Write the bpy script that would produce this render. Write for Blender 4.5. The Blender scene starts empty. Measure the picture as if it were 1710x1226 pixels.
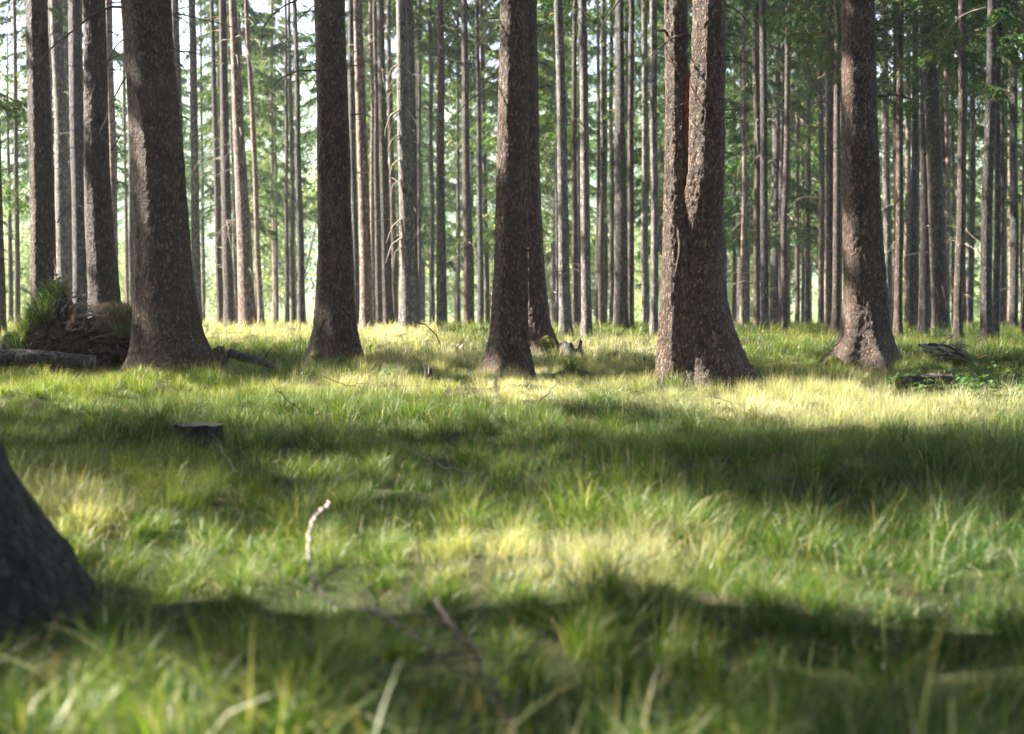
import bpy, math, random
import numpy as np
from mathutils import Vector, Matrix

# ------------------------------------------------------------------ camera
C = bpy.context.scene.collection
SC = bpy.context.scene
W0, H0, F0 = 1710.0, 1226.0, 2375.0
CAMZ = 0.80
PITCH = math.atan(83.0 / F0)
cd = bpy.data.cameras.new('camera'); cam = bpy.data.objects.new('camera', cd); C.objects.link(cam)
cam.location = (0, 0, CAMZ); cam.rotation_euler = (math.pi / 2 - PITCH, 0, 0)
cd.lens = 50.0; cd.sensor_width = 36.0; cd.clip_start = 0.05; cd.clip_end = 3000
cd.dof.use_dof = True; cd.dof.focus_distance = 12.3; cd.dof.aperture_fstop = 2.5
cd.dof.aperture_blades = 9
SC.camera = cam
# ------------------------------------------------------------------ world and sun
EL, BETA = math.radians(39), math.radians(9)
SUN = np.array([-math.cos(EL) * math.cos(BETA), math.cos(EL) * math.sin(BETA), math.sin(EL)])
w = bpy.data.worlds.new('World'); SC.world = w; w.use_nodes = True
nt = w.node_tree; nt.nodes.clear()
sk = nt.nodes.new('ShaderNodeTexSky'); sk.sky_type = 'NISHITA'; sk.sun_disc = False
sk.sun_elevation = EL; sk.sun_rotation = math.atan2(SUN[0], SUN[1]); sk.dust_density = 2.5; sk.air_density = 1.0
bg = nt.nodes.new('ShaderNodeBackground'); bg.inputs[1].default_value = 0.05
wo = nt.nodes.new('ShaderNodeOutputWorld')
nt.links.new(sk.outputs[0], bg.inputs[0]); nt.links.new(bg.outputs[0], wo.inputs[0])
sl = bpy.data.lights.new('sun', 'SUN'); sl.energy = 5.0; sl.angle = math.radians(0.5); sl.color = (1, .93, .82)
so = bpy.data.objects.new('sun', sl); C.objects.link(so); so.location = (-20, 8, 20)
so.rotation_euler = Vector(SUN).to_track_quat('Z', 'Y').to_euler()
SC.view_settings.view_transform = 'Standard'; SC.view_settings.look = 'None'
SC.view_settings.exposure = 3.15; SC.view_settings.gamma = 1
cy = SC.cycles
cy.max_bounces = 6; cy.diffuse_bounces = 3; cy.glossy_bounces = 2; cy.transmission_bounces = 3
cy.transparent_max_bounces = 4; cy.volume_bounces = 0
cy.use_adaptive_sampling = True; cy.adaptive_threshold = 0.02
cy.use_denoising = True
cy.sample_clamp_indirect = 6
HAZE = 0.0006

rng = np.random.default_rng(7)
random.seed(7)

# ------------------------------------------------------------------ noise
def _h(ix, iy, iz, s):
    h = (ix.astype(np.uint32) * np.uint32(374761393) + iy.astype(np.uint32) * np.uint32(668265263)
         + iz.astype(np.uint32) * np.uint32(2147483647 - 5) + np.uint32((s * 974634777) & 0xffffffff))
    h = (h ^ (h >> np.uint32(13))) * np.uint32(1274126177)
    h = (h ^ (h >> np.uint32(16))) * np.uint32(2246822519)
    return ((h ^ (h >> np.uint32(15))) & np.uint32(0xffffff)).astype(np.float64) / 16777215.0
def vn(x, y, z=0.0, s=1):
    x, y, z = np.broadcast_arrays(np.asarray(x, float), np.asarray(y, float), np.asarray(z, float))
    fx, fy, fz = np.floor(x), np.floor(y), np.floor(z)
    ux, uy, uz = x - fx, y - fy, z - fz
    ux = ux * ux * (3 - 2 * ux); uy = uy * uy * (3 - 2 * uy); uz = uz * uz * (3 - 2 * uz)
    ix, iy, iz = fx.astype(np.int64), fy.astype(np.int64), fz.astype(np.int64)
    r = 0
    for a in (0, 1):
        for b in (0, 1):
            for c in (0, 1):
                r = r + _h(ix + a, iy + b, iz + c, s) * (ux if a else 1 - ux) * (uy if b else 1 - uy) * (uz if c else 1 - uz)
    return r
def fbm(x, y, z=0.0, s=1, o=3):
    r = 0; a = 1; t = 0
    for i in range(o):
        r = r + a * vn(np.asarray(x) * 2**i, np.asarray(y) * 2**i, np.asarray(z) * 2**i, s + i * 17); t += a; a *= .5
    return r / t

# ------------------------------------------------------------------ pixel <-> place helpers
cp, sp = math.cos(PITCH), math.sin(PITCH)
def ray(px, py):
    x, y = (px - W0 / 2) / F0, -(py - H0 / 2) / F0
    return np.array([x, cp + y * sp, -sp + y * cp])
def P(px, py, D):
    d = ray(px, py); return np.array([0, 0, CAMZ]) + d * (D / d[1])
def proj(x, y, z):
    dz = z - CAMZ; dep = y * cp - dz * sp
    dep = np.where(dep < .3, np.nan, dep)
    return W0 / 2 + F0 * x / dep, H0 / 2 - F0 * (y * sp + dz * cp) / dep

PY = np.array([-60, 0, 2, 3, 5, 7, 10, 12, 14, 16, 18, 22, 30, 45, 60, 100, 140, 180, 240, 310, 480])
PZ = np.array([0, 0, .0, .01, .05, .10, .17, .20, .235, .29, .345, .425, .46, .42, .34, .1, -.1, 3, 22, 50, 56])
def gz(x, y, fine=True):
    x = np.asarray(x, float); y = np.asarray(y, float)
    z = np.interp(y, PY, PZ)
    near = np.clip((110 - y) / 60, 0, 1)
    z = z + near * ((fbm(x * .35 + 3, y * .35, 0, 5) - .5) * .16 + (fbm(x * 1.7, y * 1.7, 0, 9, 2) - .5) * .21)
    # hummocks read off the place
    def bump(cx, cy, rx, ry, a): return a * np.exp(-((x - cx) / rx) ** 2 - ((y - cy) / ry) ** 2)
    z = z + bump(1.15, 12.6, .8, .8, .06) + bump(-1.0, 12.9, .9, .9, .05) + bump(-2.3, 7.4, .8, .6, .04)
    z = z + bump(-5.2, 15, 1.6, 1.3, .10) + bump(5.6, 13.6, 1.4, .7, .05) - bump(.4, 5.0, .9, .5, .03)
    z = z + bump(-2.2, 27, 4, 3, .06) + bump(.05, 5.0, .3, .4, .05)
    far = np.clip((y - 150) / 120, 0, 1)
    z = z + far * (fbm(x * .015, y * .015, 0, 3) - .5) * 16 + far * np.clip(-x / 200, -.4, 1) * 8
    return z
def on_ground(px, py, h=0.0):
    d = ray(px, py); t = 1.2
    while t < 80:
        p = np.array([0, 0, CAMZ]) + d * t
        if p[2] < float(gz(p[0], p[1])) + h: return p
        t += .02
    return p

# ------------------------------------------------------------------ mesh helpers
def mesh(name, V, Q, mat, parent=None, smooth=False, attrs=None, T=None):
    V = np.asarray(V, np.float32).reshape(-1, 3); Q = np.asarray(Q, np.int32).reshape(-1, 4)
    T = np.zeros((0, 3), np.int32) if T is None else np.asarray(T, np.int32).reshape(-1, 3)
    me = bpy.data.meshes.new(name)
    nl = Q.size + T.size; npoly = len(Q) + len(T)
    me.vertices.add(len(V)); me.vertices.foreach_set('co', V.ravel())
    me.loops.add(nl); me.loops.foreach_set('vertex_index', np.concatenate([Q.ravel(), T.ravel()]).astype(np.int32))
    me.polygons.add(npoly)
    st = np.concatenate([np.arange(len(Q)) * 4, Q.size + np.arange(len(T)) * 3]).astype(np.int32)
    me.polygons.foreach_set('loop_start', st)
    me.polygons.foreach_set('use_smooth', np.full(npoly, smooth, bool))
    if attrs:
        for k, a in attrs.items():
            at = me.attributes.new(k, 'FLOAT', 'POINT'); at.data.foreach_set('value', np.asarray(a, np.float32))
    me.update(calc_edges=True)
    if mat: me.materials.append(mat)
    o = bpy.data.objects.new(name, me); C.objects.link(o)
    if parent: o.parent = parent
    return o
class MB:
    def __init__(s): s.V = []; s.Q = []; s.n = 0
    def add(s, V, Q):
        V = np.asarray(V, float).reshape(-1, 3); s.V.append(V); s.Q.append(np.asarray(Q, int).reshape(-1, 4) + s.n); s.n += len(V)
    def build(s, name, mat, parent=None, smooth=False):
        return mesh(name, np.concatenate(s.V), np.concatenate(s.Q), mat, parent, smooth)
def tubes(Pts, R, n=5, caps=True):
    """Pts (B,K,3), R (B,K): B tubes with n sides"""
    Pts = np.asarray(Pts, float); R = np.asarray(R, float)
    B, K, _ = Pts.shape
    T = np.gradient(Pts, axis=1); T /= np.linalg.norm(T, axis=2, keepdims=True) + 1e-9
    up = np.where(np.abs(T[..., 2:3].mean(1, keepdims=True)) > .8, np.array([1., 0, 0]), np.array([0, 0, 1.]))
    A = np.cross(T, np.broadcast_to(up, T.shape)); A /= np.linalg.norm(A, axis=2, keepdims=True) + 1e-9
    Bn = np.cross(T, A)
    th = np.arange(n) * 2 * math.pi / n
    V = Pts[:, :, None] + R[:, :, None, None] * (A[:, :, None] * np.cos(th)[:, None] + Bn[:, :, None] * np.sin(th)[:, None])
    idx = np.arange(B * K * n).reshape(B, K, n)
    a = idx[:, :-1]; b = idx[:, 1:]
    Q = np.stack([a, np.roll(a, -1, 2), np.roll(b, -1, 2), b], -1).reshape(-1, 4)
    return V.reshape(-1, 3), Q
def smooth_path(pts, k):
    pts = np.asarray(pts, float); d = np.concatenate([[0], np.cumsum(np.linalg.norm(np.diff(pts, axis=0), axis=1))])
    t = np.linspace(0, d[-1], k)
    # Catmull-like: cubic through smoothing of linear interpolation
    q = np.stack([np.interp(t, d, pts[:, i]) for i in range(3)], 1)
    for _ in range(max(1, k // 8)):
        q[1:-1] = .25 * q[:-2] + .5 * q[1:-1] + .25 * q[2:]
    return q
def tag(o, label=None, cat=None, group=None, kind=None):
    if label: o['label'] = label
    if cat: o['category'] = cat
    if group: o['group'] = group
    if kind: o['kind'] = kind
    return o
def empty(name, loc):
    o = bpy.data.objects.new(name, None); C.objects.link(o); o.location = tuple(float(v) for v in loc); o.empty_display_size = .2
    return o

# ------------------------------------------------------------------ materials
def newmat(name):
    m = bpy.data.materials.new(name); m.use_nodes = True; t = m.node_tree; t.nodes.clear()
    return m, t, t.nodes, t.links
def N(t, typ, **kw):
    n = t.nodes.new(typ)
    for k, v in kw.items(): setattr(n, k, v)
    return n
def ramp(t, src, stops):
    r = t.nodes.new('ShaderNodeValToRGB'); e = r.color_ramp.elements
    while len(e) < len(stops): e.new(.5)
    for el, (p, c) in zip(e, stops):
        el.position = p; el.color = (*c, 1) if len(c) == 3 else c
    t.links.new(src, r.inputs[0]); return r.outputs[0]
def mixc(t, f, a, b, mode='MIX'):
    m = t.nodes.new('ShaderNodeMix'); m.data_type = 'RGBA'; m.blend_type = mode
    for s, v in ((m.inputs[0], f), (m.inputs[6], a), (m.inputs[7], b)):
        if isinstance(v, (int, float)): s.default_value = v
        elif isinstance(v, tuple): s.default_value = (*v, 1)
        else: t.links.new(v, s)
    return m.outputs[2]
def math_(t, op, a, b=0.0):
    m = t.nodes.new('ShaderNodeMath'); m.operation = op
    for s, v in ((m.inputs[0], a), (m.inputs[1], b)):
        if isinstance(v, (int, float)): s.default_value = v
        else: t.links.new(v, s)
    return m.outputs[0]
def noise(t, co, scale, detail=3, rough=.55, dist=0):
    n = t.nodes.new('ShaderNodeTexNoise'); n.inputs['Scale'].default_value = scale
    n.inputs['Detail'].default_value = detail; n.inputs['Roughness'].default_value = rough; n.inputs['Distortion'].default_value = dist
    t.links.new(co, n.inputs['Vector']); return n.outputs[0]

def bark(name, crack, plate, tint, lichen, lich_amt=.35, scale=26, bump=.9, knot=.8):
    m, t, nd, ln = newmat(name)
    tc = N(t, 'ShaderNodeTexCoord'); oi = N(t, 'ShaderNodeObjectInfo')
    off = N(t, 'ShaderNodeVectorMath', operation='SCALE'); off.inputs[0].default_value = (13, 7, 31); ln.new(oi.outputs['Random'], off.inputs['Scale'])
    ad = N(t, 'ShaderNodeVectorMath', operation='ADD'); ln.new(tc.outputs['Object'], ad.inputs[0]); ln.new(off.outputs[0], ad.inputs[1])
    mp = N(t, 'ShaderNodeMapping'); mp.inputs['Scale'].default_value = (1, 1, .55); ln.new(ad.outputs[0], mp.inputs[0])
    nz = N(t, 'ShaderNodeTexNoise'); nz.inputs['Scale'].default_value = 30; nz.inputs['Detail'].default_value = 4; ln.new(mp.outputs[0], nz.inputs['Vector'])
    mx = N(t, 'ShaderNodeMix', data_type='VECTOR'); mx.inputs[0].default_value = .035
    ln.new(mp.outputs[0], mx.inputs[4]); ln.new(nz.outputs['Color'], mx.inputs[5])
    v = N(t, 'ShaderNodeTexVoronoi', feature='DISTANCE_TO_EDGE'); v.inputs['Scale'].default_value = scale; ln.new(mx.outputs[1], v.inputs['Vector'])
    v2 = N(t, 'ShaderNodeTexVoronoi'); v2.inputs['Scale'].default_value = scale; ln.new(mx.outputs[1], v2.inputs['Vector'])
    edge = ramp(t, v.outputs['Distance'], [(0, (.1, .1, .1)), (.07, (.8, .8, .8)), (.3, (1, 1, 1))])
    cellr = N(t, 'ShaderNodeSeparateColor'); ln.new(v2.outputs['Color'], cellr.inputs[0])
    big = noise(t, ad.outputs[0], 2.2, 4)
    col = mixc(t, ramp(t, big, [(.38, (0, 0, 0)), (.62, (1, 1, 1))]), plate, tint)
    col = mixc(t, ramp(t, cellr.outputs[0], [(.2, (.9, .9, .9)), (.6, (0, 0, 0))]), col, tuple(c * .45 for c in plate))
    col = mixc(t, ramp(t, cellr.outputs[2], [(.6, (0, 0, 0)), (.95, (.85, .85, .85))]), col, tuple((c * .65 + .010) * 3.8 for c in plate))
    fine = noise(t, ad.outputs[0], 90, 3, .7)
    lm = noise(t, mp.outputs[0], 6.5, 5, .7)
    col = mixc(t, math_(t, 'MULTIPLY', ramp(t, lm, [(.50, (0, 0, 0)), (.66, (1, 1, 1))]), lich_amt), col, lichen)
    col = mixc(t, edge, crack, col)
    col = mixc(t, .5, col, ramp(t, fine, [(.3, (.3, .3, .3)), (.7, (1.9, 1.8, 1.7))]), 'MULTIPLY')
    mk = N(t, 'ShaderNodeMapping'); mk.inputs['Scale'].default_value = (1, 1, .9); ln.new(ad.outputs[0], mk.inputs[0])
    vk = N(t, 'ShaderNodeTexVoronoi'); vk.inputs['Scale'].default_value = 4.2; ln.new(mk.outputs[0], vk.inputs['Vector'])
    kn = ramp(t, vk.outputs['Distance'], [(.10, (1, 1, 1)), (.26, (0, 0, 0))])
    col = mixc(t, math_(t, 'MULTIPLY', kn, knot), col, tuple(c * .8 for c in crack))
    b = N(t, 'ShaderNodeBsdfPrincipled'); b.inputs['Roughness'].default_value = .65; b.inputs['Specular IOR Level'].default_value = .3
    ln.new(col, b.inputs['Base Color'])
    hgt = math_(t, 'ADD', math_(t, 'MULTIPLY', edge, .6), math_(t, 'ADD', math_(t, 'MULTIPLY', cellr.outputs[1], .5), math_(t, 'MULTIPLY', fine, .4)))
    bp = N(t, 'ShaderNodeBump'); bp.inputs['Strength'].default_value = bump; bp.inputs['Distance'].default_value = .028
    ln.new(hgt, bp.inputs['Height']); ln.new(bp.outputs[0], b.inputs['Normal'])
    o = N(t, 'ShaderNodeOutputMaterial'); ln.new(b.outputs[0], o.inputs[0])
    return m
M = {}
M['brown'] = bark('bark_brown', (.006, .004, .003), (.046, .030, .021), (.058, .032, .020), (.08, .07, .06), .35, scale=40)
M['main'] = bark('bark_scaly', (.005, .003, .002), (.060, .036, .022), (.064, .032, .016), (.125, .092, .068), .45, scale=60, bump=1.0, knot=.65)
M['red'] = bark('bark_red', (.011, .006, .005), (.065, .032, .020), (.075, .035, .020), (.10, .07, .055), .3, scale=46)
M['black'] = bark('bark_blackish', (.003, .003, .003), (.013, .010, .008), (.017, .012, .009), (.03, .027, .024), .3, scale=40)
M['cleft_glow'] = bark('bark_cleft_glow', (.07, .018, .010), (.24, .075, .045), (.30, .09, .05), (.30, .14, .09), .3, scale=60, knot=0)
M['grey'] = bark('bark_grey', (.016, .014, .013), (.082, .074, .066), (.098, .085, .073), (.20, .20, .18), .55, scale=32, bump=.6)
M['pink'] = bark('bark_tan', (.025, .016, .013), (.125, .085, .068), (.15, .10, .077), (.21, .17, .15), .4, scale=30, bump=.5)
M['dark'] = bark('bark_dark', (.006, .006, .006), (.034, .029, .026), (.040, .031, .026), (.08, .078, .07), .45, scale=32)

def simple(name, c1, c2, sc=20, rough=.85, bump=.3):
    m, t, nd, ln = newmat(name)
    tc = N(t, 'ShaderNodeTexCoord'); n1 = noise(t, tc.outputs['Object'], sc, 5, .65)
    b = N(t, 'ShaderNodeBsdfPrincipled'); b.inputs['Roughness'].default_value = rough; b.inputs['Specular IOR Level'].default_value = .25
    ln.new(ramp(t, n1, [(.32, c1), (.68, c2)]), b.inputs['Base Color'])
    bp = N(t, 'ShaderNodeBump'); bp.inputs['Strength'].default_value = bump; bp.inputs['Distance'].default_value = .01
    ln.new(n1, bp.inputs['Height']); ln.new(bp.outputs[0], b.inputs['Normal'])
    o = N(t, 'ShaderNodeOutputMaterial'); ln.new(b.outputs[0], o.inputs[0]); return m
M['twig'] = simple('dead_twig', (.018, .015, .013), (.06, .048, .04), 30)
M['twig_pale'] = simple('pale_twig', (.16, .12, .09), (.34, .28, .22), 30)
M['wood'] = simple('torn_wood', (.08, .04, .025), (.26, .15, .09), 45)
M['wood_grey'] = simple('weathered_wood', (.10, .08, .07), (.32, .27, .23), 40)
M['stumptop'] = simple('old_cut_wood', (.07, .05, .04), (.28, .22, .18), 28)
M['soil'] = simple('root_soil', (.012, .009, .007), (.075, .05, .032), 16, bump=1.0)
M['cut'] = simple('cut_wood', (.16, .11, .08), (.34, .25, .19), 25)
M['moss'] = simple('moss', (.05, .055, .012), (.15, .14, .03), 22, bump=.8)

def leafy(name, stops, attr='rnd', trans=.45, tipcol=None, dry=None, rough=.5, spec=.35, tsat=1.0):
    m, t, nd, ln = newmat(name)
    a = N(t, 'ShaderNodeAttribute', attribute_name=attr)
    col = ramp(t, a.outputs['Fac'], stops)
    if dry:
        d = N(t, 'ShaderNodeAttribute', attribute_name='dry')
        col = mixc(t, d.outputs['Fac'], col, dry)
    if tipcol:
        tt = N(t, 'ShaderNodeAttribute', attribute_name='tip')
        col = mixc(t, tt.outputs['Fac'], col, tipcol)
    b = N(t, 'ShaderNodeBsdfPrincipled'); b.inputs['Roughness'].default_value = rough; b.inputs['Specular IOR Level'].default_value = spec
    ln.new(col, b.inputs['Base Color'])
    tr = N(t, 'ShaderNodeBsdfTranslucent'); ln.new(mixc(t, 1.0, col, (1.35, 1.3, .6), 'MULTIPLY'), tr.inputs[0])
    ms = N(t, 'ShaderNodeMixShader'); ms.inputs[0].default_value = trans
    ln.new(b.outputs[0], ms.inputs[1]); ln.new(tr.outputs[0], ms.inputs[2])
    o = N(t, 'ShaderNodeOutputMaterial'); ln.new(ms.outputs[0], o.inputs[0]); return m
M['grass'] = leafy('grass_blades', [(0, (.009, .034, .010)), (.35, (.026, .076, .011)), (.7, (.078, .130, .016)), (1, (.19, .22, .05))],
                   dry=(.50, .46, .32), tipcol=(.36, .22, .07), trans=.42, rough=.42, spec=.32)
M['straw'] = leafy('matted_straw', [(0, (.06, .045, .03)), (.6, (.20, .15, .10)), (1, (.32, .27, .17))], dry=(.24, .17, .12), trans=.2)
M['turf'] = leafy('turf_blades', [(0, (.02, .05, .014)), (.6, (.05, .09, .022)), (1, (.11, .13, .04))], dry=(.16, .12, .06), trans=.35)
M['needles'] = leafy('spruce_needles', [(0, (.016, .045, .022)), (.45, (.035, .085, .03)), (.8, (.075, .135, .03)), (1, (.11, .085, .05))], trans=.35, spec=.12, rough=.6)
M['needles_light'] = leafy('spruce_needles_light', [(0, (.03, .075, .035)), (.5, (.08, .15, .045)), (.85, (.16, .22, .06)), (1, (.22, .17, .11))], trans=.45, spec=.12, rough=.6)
M['broad'] = leafy('broad_leaves', [(0, (.13, .19, .10)), (.6, (.25, .32, .17)), (1, (.40, .42, .27))], trans=.5)
M['herb'] = leafy('herb_leaves', [(0, (.025, .075, .02)), (1, (.06, .12, .03))], trans=.3)
M['petal'] = simple('orange_petal', (.75, .30, .02), (.85, .42, .04), 8, .5)

def ground_mat():
    m, t, nd, ln = newmat('forest_floor')
    tc = N(t, 'ShaderNodeTexCoord')
    n1 = noise(t, tc.outputs['Object'], 1.3, 6, .65); n2 = noise(t, tc.outputs['Object'], 18, 4, .7)
    a = ramp(t, n2, [(.3, (.010, .010, .005)), (.7, (.040, .032, .015))])
    bn = ramp(t, n2, [(.3, (.012, .020, .004)), (.7, (.030, .045, .008))])
    b_ = ramp(t, n2, [(.3, (.05, .085, .018)), (.7, (.13, .17, .045))])
    sx = N(t, 'ShaderNodeSeparateXYZ'); ln.new(tc.outputs['Object'], sx.inputs[0])
    far = N(t, 'ShaderNodeMapRange'); far.inputs[1].default_value = 25; far.inputs[2].default_value = 50; ln.new(sx.outputs[1], far.inputs[0])
    col = mixc(t, far.outputs[0], mixc(t, ramp(t, n1, [(.4, (0, 0, 0)), (.6, (1, 1, 1))]), a, bn), b_)
    hl = N(t, 'ShaderNodeMapRange'); hl.inputs[1].default_value = 145; hl.inputs[2].default_value = 185; ln.new(sx.outputs[1], hl.inputs[0])
    nh = noise(t, tc.outputs['Object'], .3, 6, .8)
    hillc = ramp(t, nh, [(.35, (.05, .08, .06)), (.65, (.15, .20, .13))])
    col = mixc(t, hl.outputs[0], col, hillc)
    b = N(t, 'ShaderNodeBsdfPrincipled'); b.inputs['Roughness'].default_value = .9; b.inputs['Specular IOR Level'].default_value = .15
    ln.new(col, b.inputs['Base Color'])
    bp = N(t, 'ShaderNodeBump'); bp.inputs['Strength'].default_value = .5; bp.inputs['Distance'].default_value = .03; ln.new(n2, bp.inputs['Height']); ln.new(bp.outputs[0], b.inputs['Normal'])
    o = N(t, 'ShaderNodeOutputMaterial'); ln.new(b.outputs[0], o.inputs[0]); return m
M['ground'] = ground_mat()

# ------------------------------------------------------------------ ground: one sheet out to the hills
def axis(n, a, lo, hi):
    u = np.linspace(-1, 1, n); s = np.sinh(a * u) / math.sinh(a)
    return np.where(s < 0, -s * lo, s * hi)
xs = axis(421, 5.2, -330, 330)
u = np.linspace(0, 1, 520); ys = np.concatenate([np.linspace(-70, -3, 40), np.linspace(-2.5, 26, 330), 26 + (np.expm1(5.2 * np.linspace(0, 1, 160)[1:]) / np.expm1(5.2)) * 440])
XX, YY = np.meshgrid(xs, ys)
ZZ = gz(XX, YY)
nx, ny = len(xs), len(ys)
ii = (np.arange(ny - 1)[:, None] * nx + np.arange(nx - 1)[None]).ravel()
ground = mesh('ground', np.stack([XX, YY, ZZ], -1), np.stack([ii, ii + 1, ii + nx + 1, ii + nx], -1), M['ground'], smooth=True)
tag(ground, kind='structure', label='forest floor running back to a wooded hillside')

# ------------------------------------------------------------------ where the sun is meant to reach the ground
# wanted sun and shade patches in pixels; crowns are cut open along the lit beams
LIT = [(1420, 655, 300, 36, 1.0), (1600, 680, 180, 26, 1.), (1230, 645, 110, 30, 1.), (880, 630, 100, 34, 1.0), (1030, 625, 90, 34, .5), (960, 585, 190, 14, .7),
       (660, 562, 100, 22, 1.0), (740, 600, 110, 36, .75), (620, 625, 160, 20, .6), (430, 552, 110, 10, 1.0), (1010, 575, 130, 14, 1.0),
       (1300, 580, 90, 20, .9), (1330, 562, 120, 10, .9), (980, 905, 240, 50, 1.), (780, 880, 120, 60, .75), (200, 870, 180, 80, 1.), (60, 690, 110, 30, .7), (100, 810, 70, 40, .9),
       (330, 890, 120, 50, .6), (140, 1170, 380, 100, 1.), (560, 1215, 240, 50, 1.), (900, 1225, 340, 40, .9), (1500, 1130, 60, 50, .3), (400, 660, 420, 45, .62), (480, 770, 260, 60, .60),
       (760, 760, 460, 110, .56), (870, 815, 120, 34, .6), (1100, 800, 240, 80, .50), (230, 760, 160, 40, .45), (700, 680, 340, 36, .6), (320, 700, 120, 20, .7), (1180, 900, 100, 100, .35), (1640, 1080, 130, 60, .35), (1640, 620, 160, 25, .35), (700, 1000, 250, 60, .3)]
DARK = [(230, 1000, 300, 66, .95), (700, 1090, 300, 50, .9), (1520, 800, 280, 80, .75), (1400, 1080, 360, 130, .6), (1600, 920, 200, 70, .4), (1560, 600, 150, 16, .8), (100, 610, 300, 20, .5), (640, 598, 60, 12, .9), (1560, 560, 200, 10, .5)]
def litfrac(x, y):
    px, py = proj(x, y, gz(x, y) + .12)
    py = np.where(py > 1215, 1215, py); f = np.full(np.shape(x), .16)
    for cx, cy_, rx, ry, v in LIT:
        d = ((px - cx) / rx) ** 2 + ((py - cy_) / ry) ** 2
        f = np.fmax(f, v * np.clip(1.7 - 1.2 * np.sqrt(d), 0, 1))
    for cx, cy_, rx, ry, v in DARK:
        d = ((px - cx) / rx) ** 2 + ((py - cy_) / ry) ** 2
        f = np.where(np.isfinite(d), f * (1 - v * np.clip(1.6 - 1.2 * np.sqrt(d), 0, 1)), f)
    pn = vn(x * .33 + 5, y * .22, 0, 55)
    f = np.where(y > 21, np.fmax(f, np.where(pn > .42, .95, .12)), f)
    f = np.where(np.isnan(px) | (px < -250) | (px > 1960), .22, f)
    return f
def is_lit(p, jitter=0):
    """does the sunbeam through p end on a sunlit patch of the floor"""
    t = (p[:, 2] - .3) / SUN[2]
    x = p[:, 0] - SUN[0] * t; y = p[:, 1] - SUN[1] * t
    n = vn(x * 2.1 + 40, y * 1.6, 0, 77) * .38 + vn(x * 8.5, y * 7.5, 0, 78) * .62
    n = np.clip((n - .5) * 2.0 + .5, .01, .99)
    lit = n < litfrac(x, y)
    for tx, ty, tr, z1, pr in LIT_STEMS:      # beams meeting a stem
        s_ = ((p[:, 0] - tx) * SUN[0] + (p[:, 1] - ty) * SUN[1]) / (SUN[0] ** 2 + SUN[1] ** 2)
        dx = p[:, 0] - SUN[0] * s_ - tx; dy = p[:, 1] - SUN[1] * s_ - ty; zz = p[:, 2] - SUN[2] * s_
        hit = (s_ > 0) & (dx * dx + dy * dy < (tr + .24) ** 2) & (zz > 0) & (zz < z1)
        nn = np.clip((vn(zz * 1.6 + tx * 7, tx, 0, 91) * .45 + vn(zz * 7, ty + dx * 9, 0, 92) * .55 - .5) * 1.9 + .5, .01, .99)
        lit = np.where(hit, nn < pr, lit)
    return lit
def stem(px, D, wpx, pr): return ((px - W0 / 2) / F0 * D, D, wpx / F0 * D / 2, CAMZ + D * .24, pr)
LIT_STEMS = [stem(1158, 11.6, 100, 1.0), stem(852, 13.5, 52, .8), stem(1435, 14.9, 60, .42), stem(557, 15, 56, .22), stem(280, 13.4, 115, .12), stem(172, 17.6, 42, .45),
             stem(75, 19, 36, .12), stem(674, 25.5, 22, 1.0), stem(606, 26.5, 18, .5), stem(938, 23.5, 17, .8), stem(402, 28, 18, .6), stem(104, 28, 20, .7), stem(780, 35, 12, .7),
             stem(632, 36, 9, .8), stem(1268, 31, 12, .6), stem(1647, 21.5, 18, .6), stem(885, 18, 50, .2), stem(976, 24, 16, .5), (-4.35, 13.6, .25, 1.25, .5)]

# ------------------------------------------------------------------ tree building
def trunk_mesh(prof, nseg, dz, zfine, flare, seed, amp, lobes=True):
    """prof: arrays z,cx,cy,r relative to the tree's base"""
    z, cx, cy_, r = [np.array(a, float) for a in prof]
    zz = np.concatenate([np.arange(-.12, zfine, dz), np.arange(zfine, z[-1] - .01, max(dz * 6, .5)), [z[-1]]])
    X = np.interp(zz, z, cx); Y = np.interp(zz, z, cy_); R = np.interp(zz, z, r)
    k = np.random.default_rng(seed)
    X = X + (vn(zz * .5, seed, 0, 3) - .5) * .05 * np.clip(zz, 0, 1); 
    th = np.arange(nseg) * 2 * math.pi / nseg
    TH, ZG = np.meshgrid(th, zz)
    RR = np.repeat(R[:, None], nseg, 1)
    ph = k.uniform(0, 6.28, 4)
    if lobes:
        e = np.exp(-np.clip(ZG + .02, 0, 9) / (.16 + .25 * R[0]))
        lob = .5 + .5 * np.cos(5 * TH + ph[0] + .6 * np.sin(2 * TH + ph[1]))
        RR = RR * (1 + flare * e * (.35 + .9 * lob ** 1.5))
        RR = RR * (1 + .05 * np.cos(3 * TH + ph[2] + ZG * .4) + .03 * np.cos(7 * TH + ph[3] - ZG * .3))
    if amp > 0:
        cxn, cyn = np.cos(TH) * RR, np.sin(TH) * RR
        q = 36
        a1 = vn(cxn * q, cyn * q, ZG * q * .55 + seed, 4); a2 = vn(cxn * q * 2.3, cyn * q * 2.3, ZG * q * 1.5, 8)
        a3 = vn(cxn * 7, cyn * 7, ZG * 3.0 + seed, 12)
        d = (np.abs(a1 - .5) * 2) ** .8 * .9 + (a2 - .5) * .6
        a4 = vn(cxn * 85, cyn * 85, ZG * 60, 14)
        RR = RR + amp * (d - .4) + amp * .9 * (a3 - .5) + amp * .5 * (a4 - .5)
        ww = np.clip(ZG - zfine + .2, 0, 1); 
    V = np.stack([X[:, None] + np.cos(TH) * RR, Y[:, None] + np.sin(TH) * RR, ZG], -1)
    nr = len(zz); idx = np.arange(nr * nseg).reshape(nr, nseg); a, b = idx[:-1], idx[1:]
    Q = np.stack([a, np.roll(a, -1, 1), np.roll(b, -1, 1), b], -1).reshape(-1, 4)
    return V.reshape(-1, 3), Q

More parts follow.
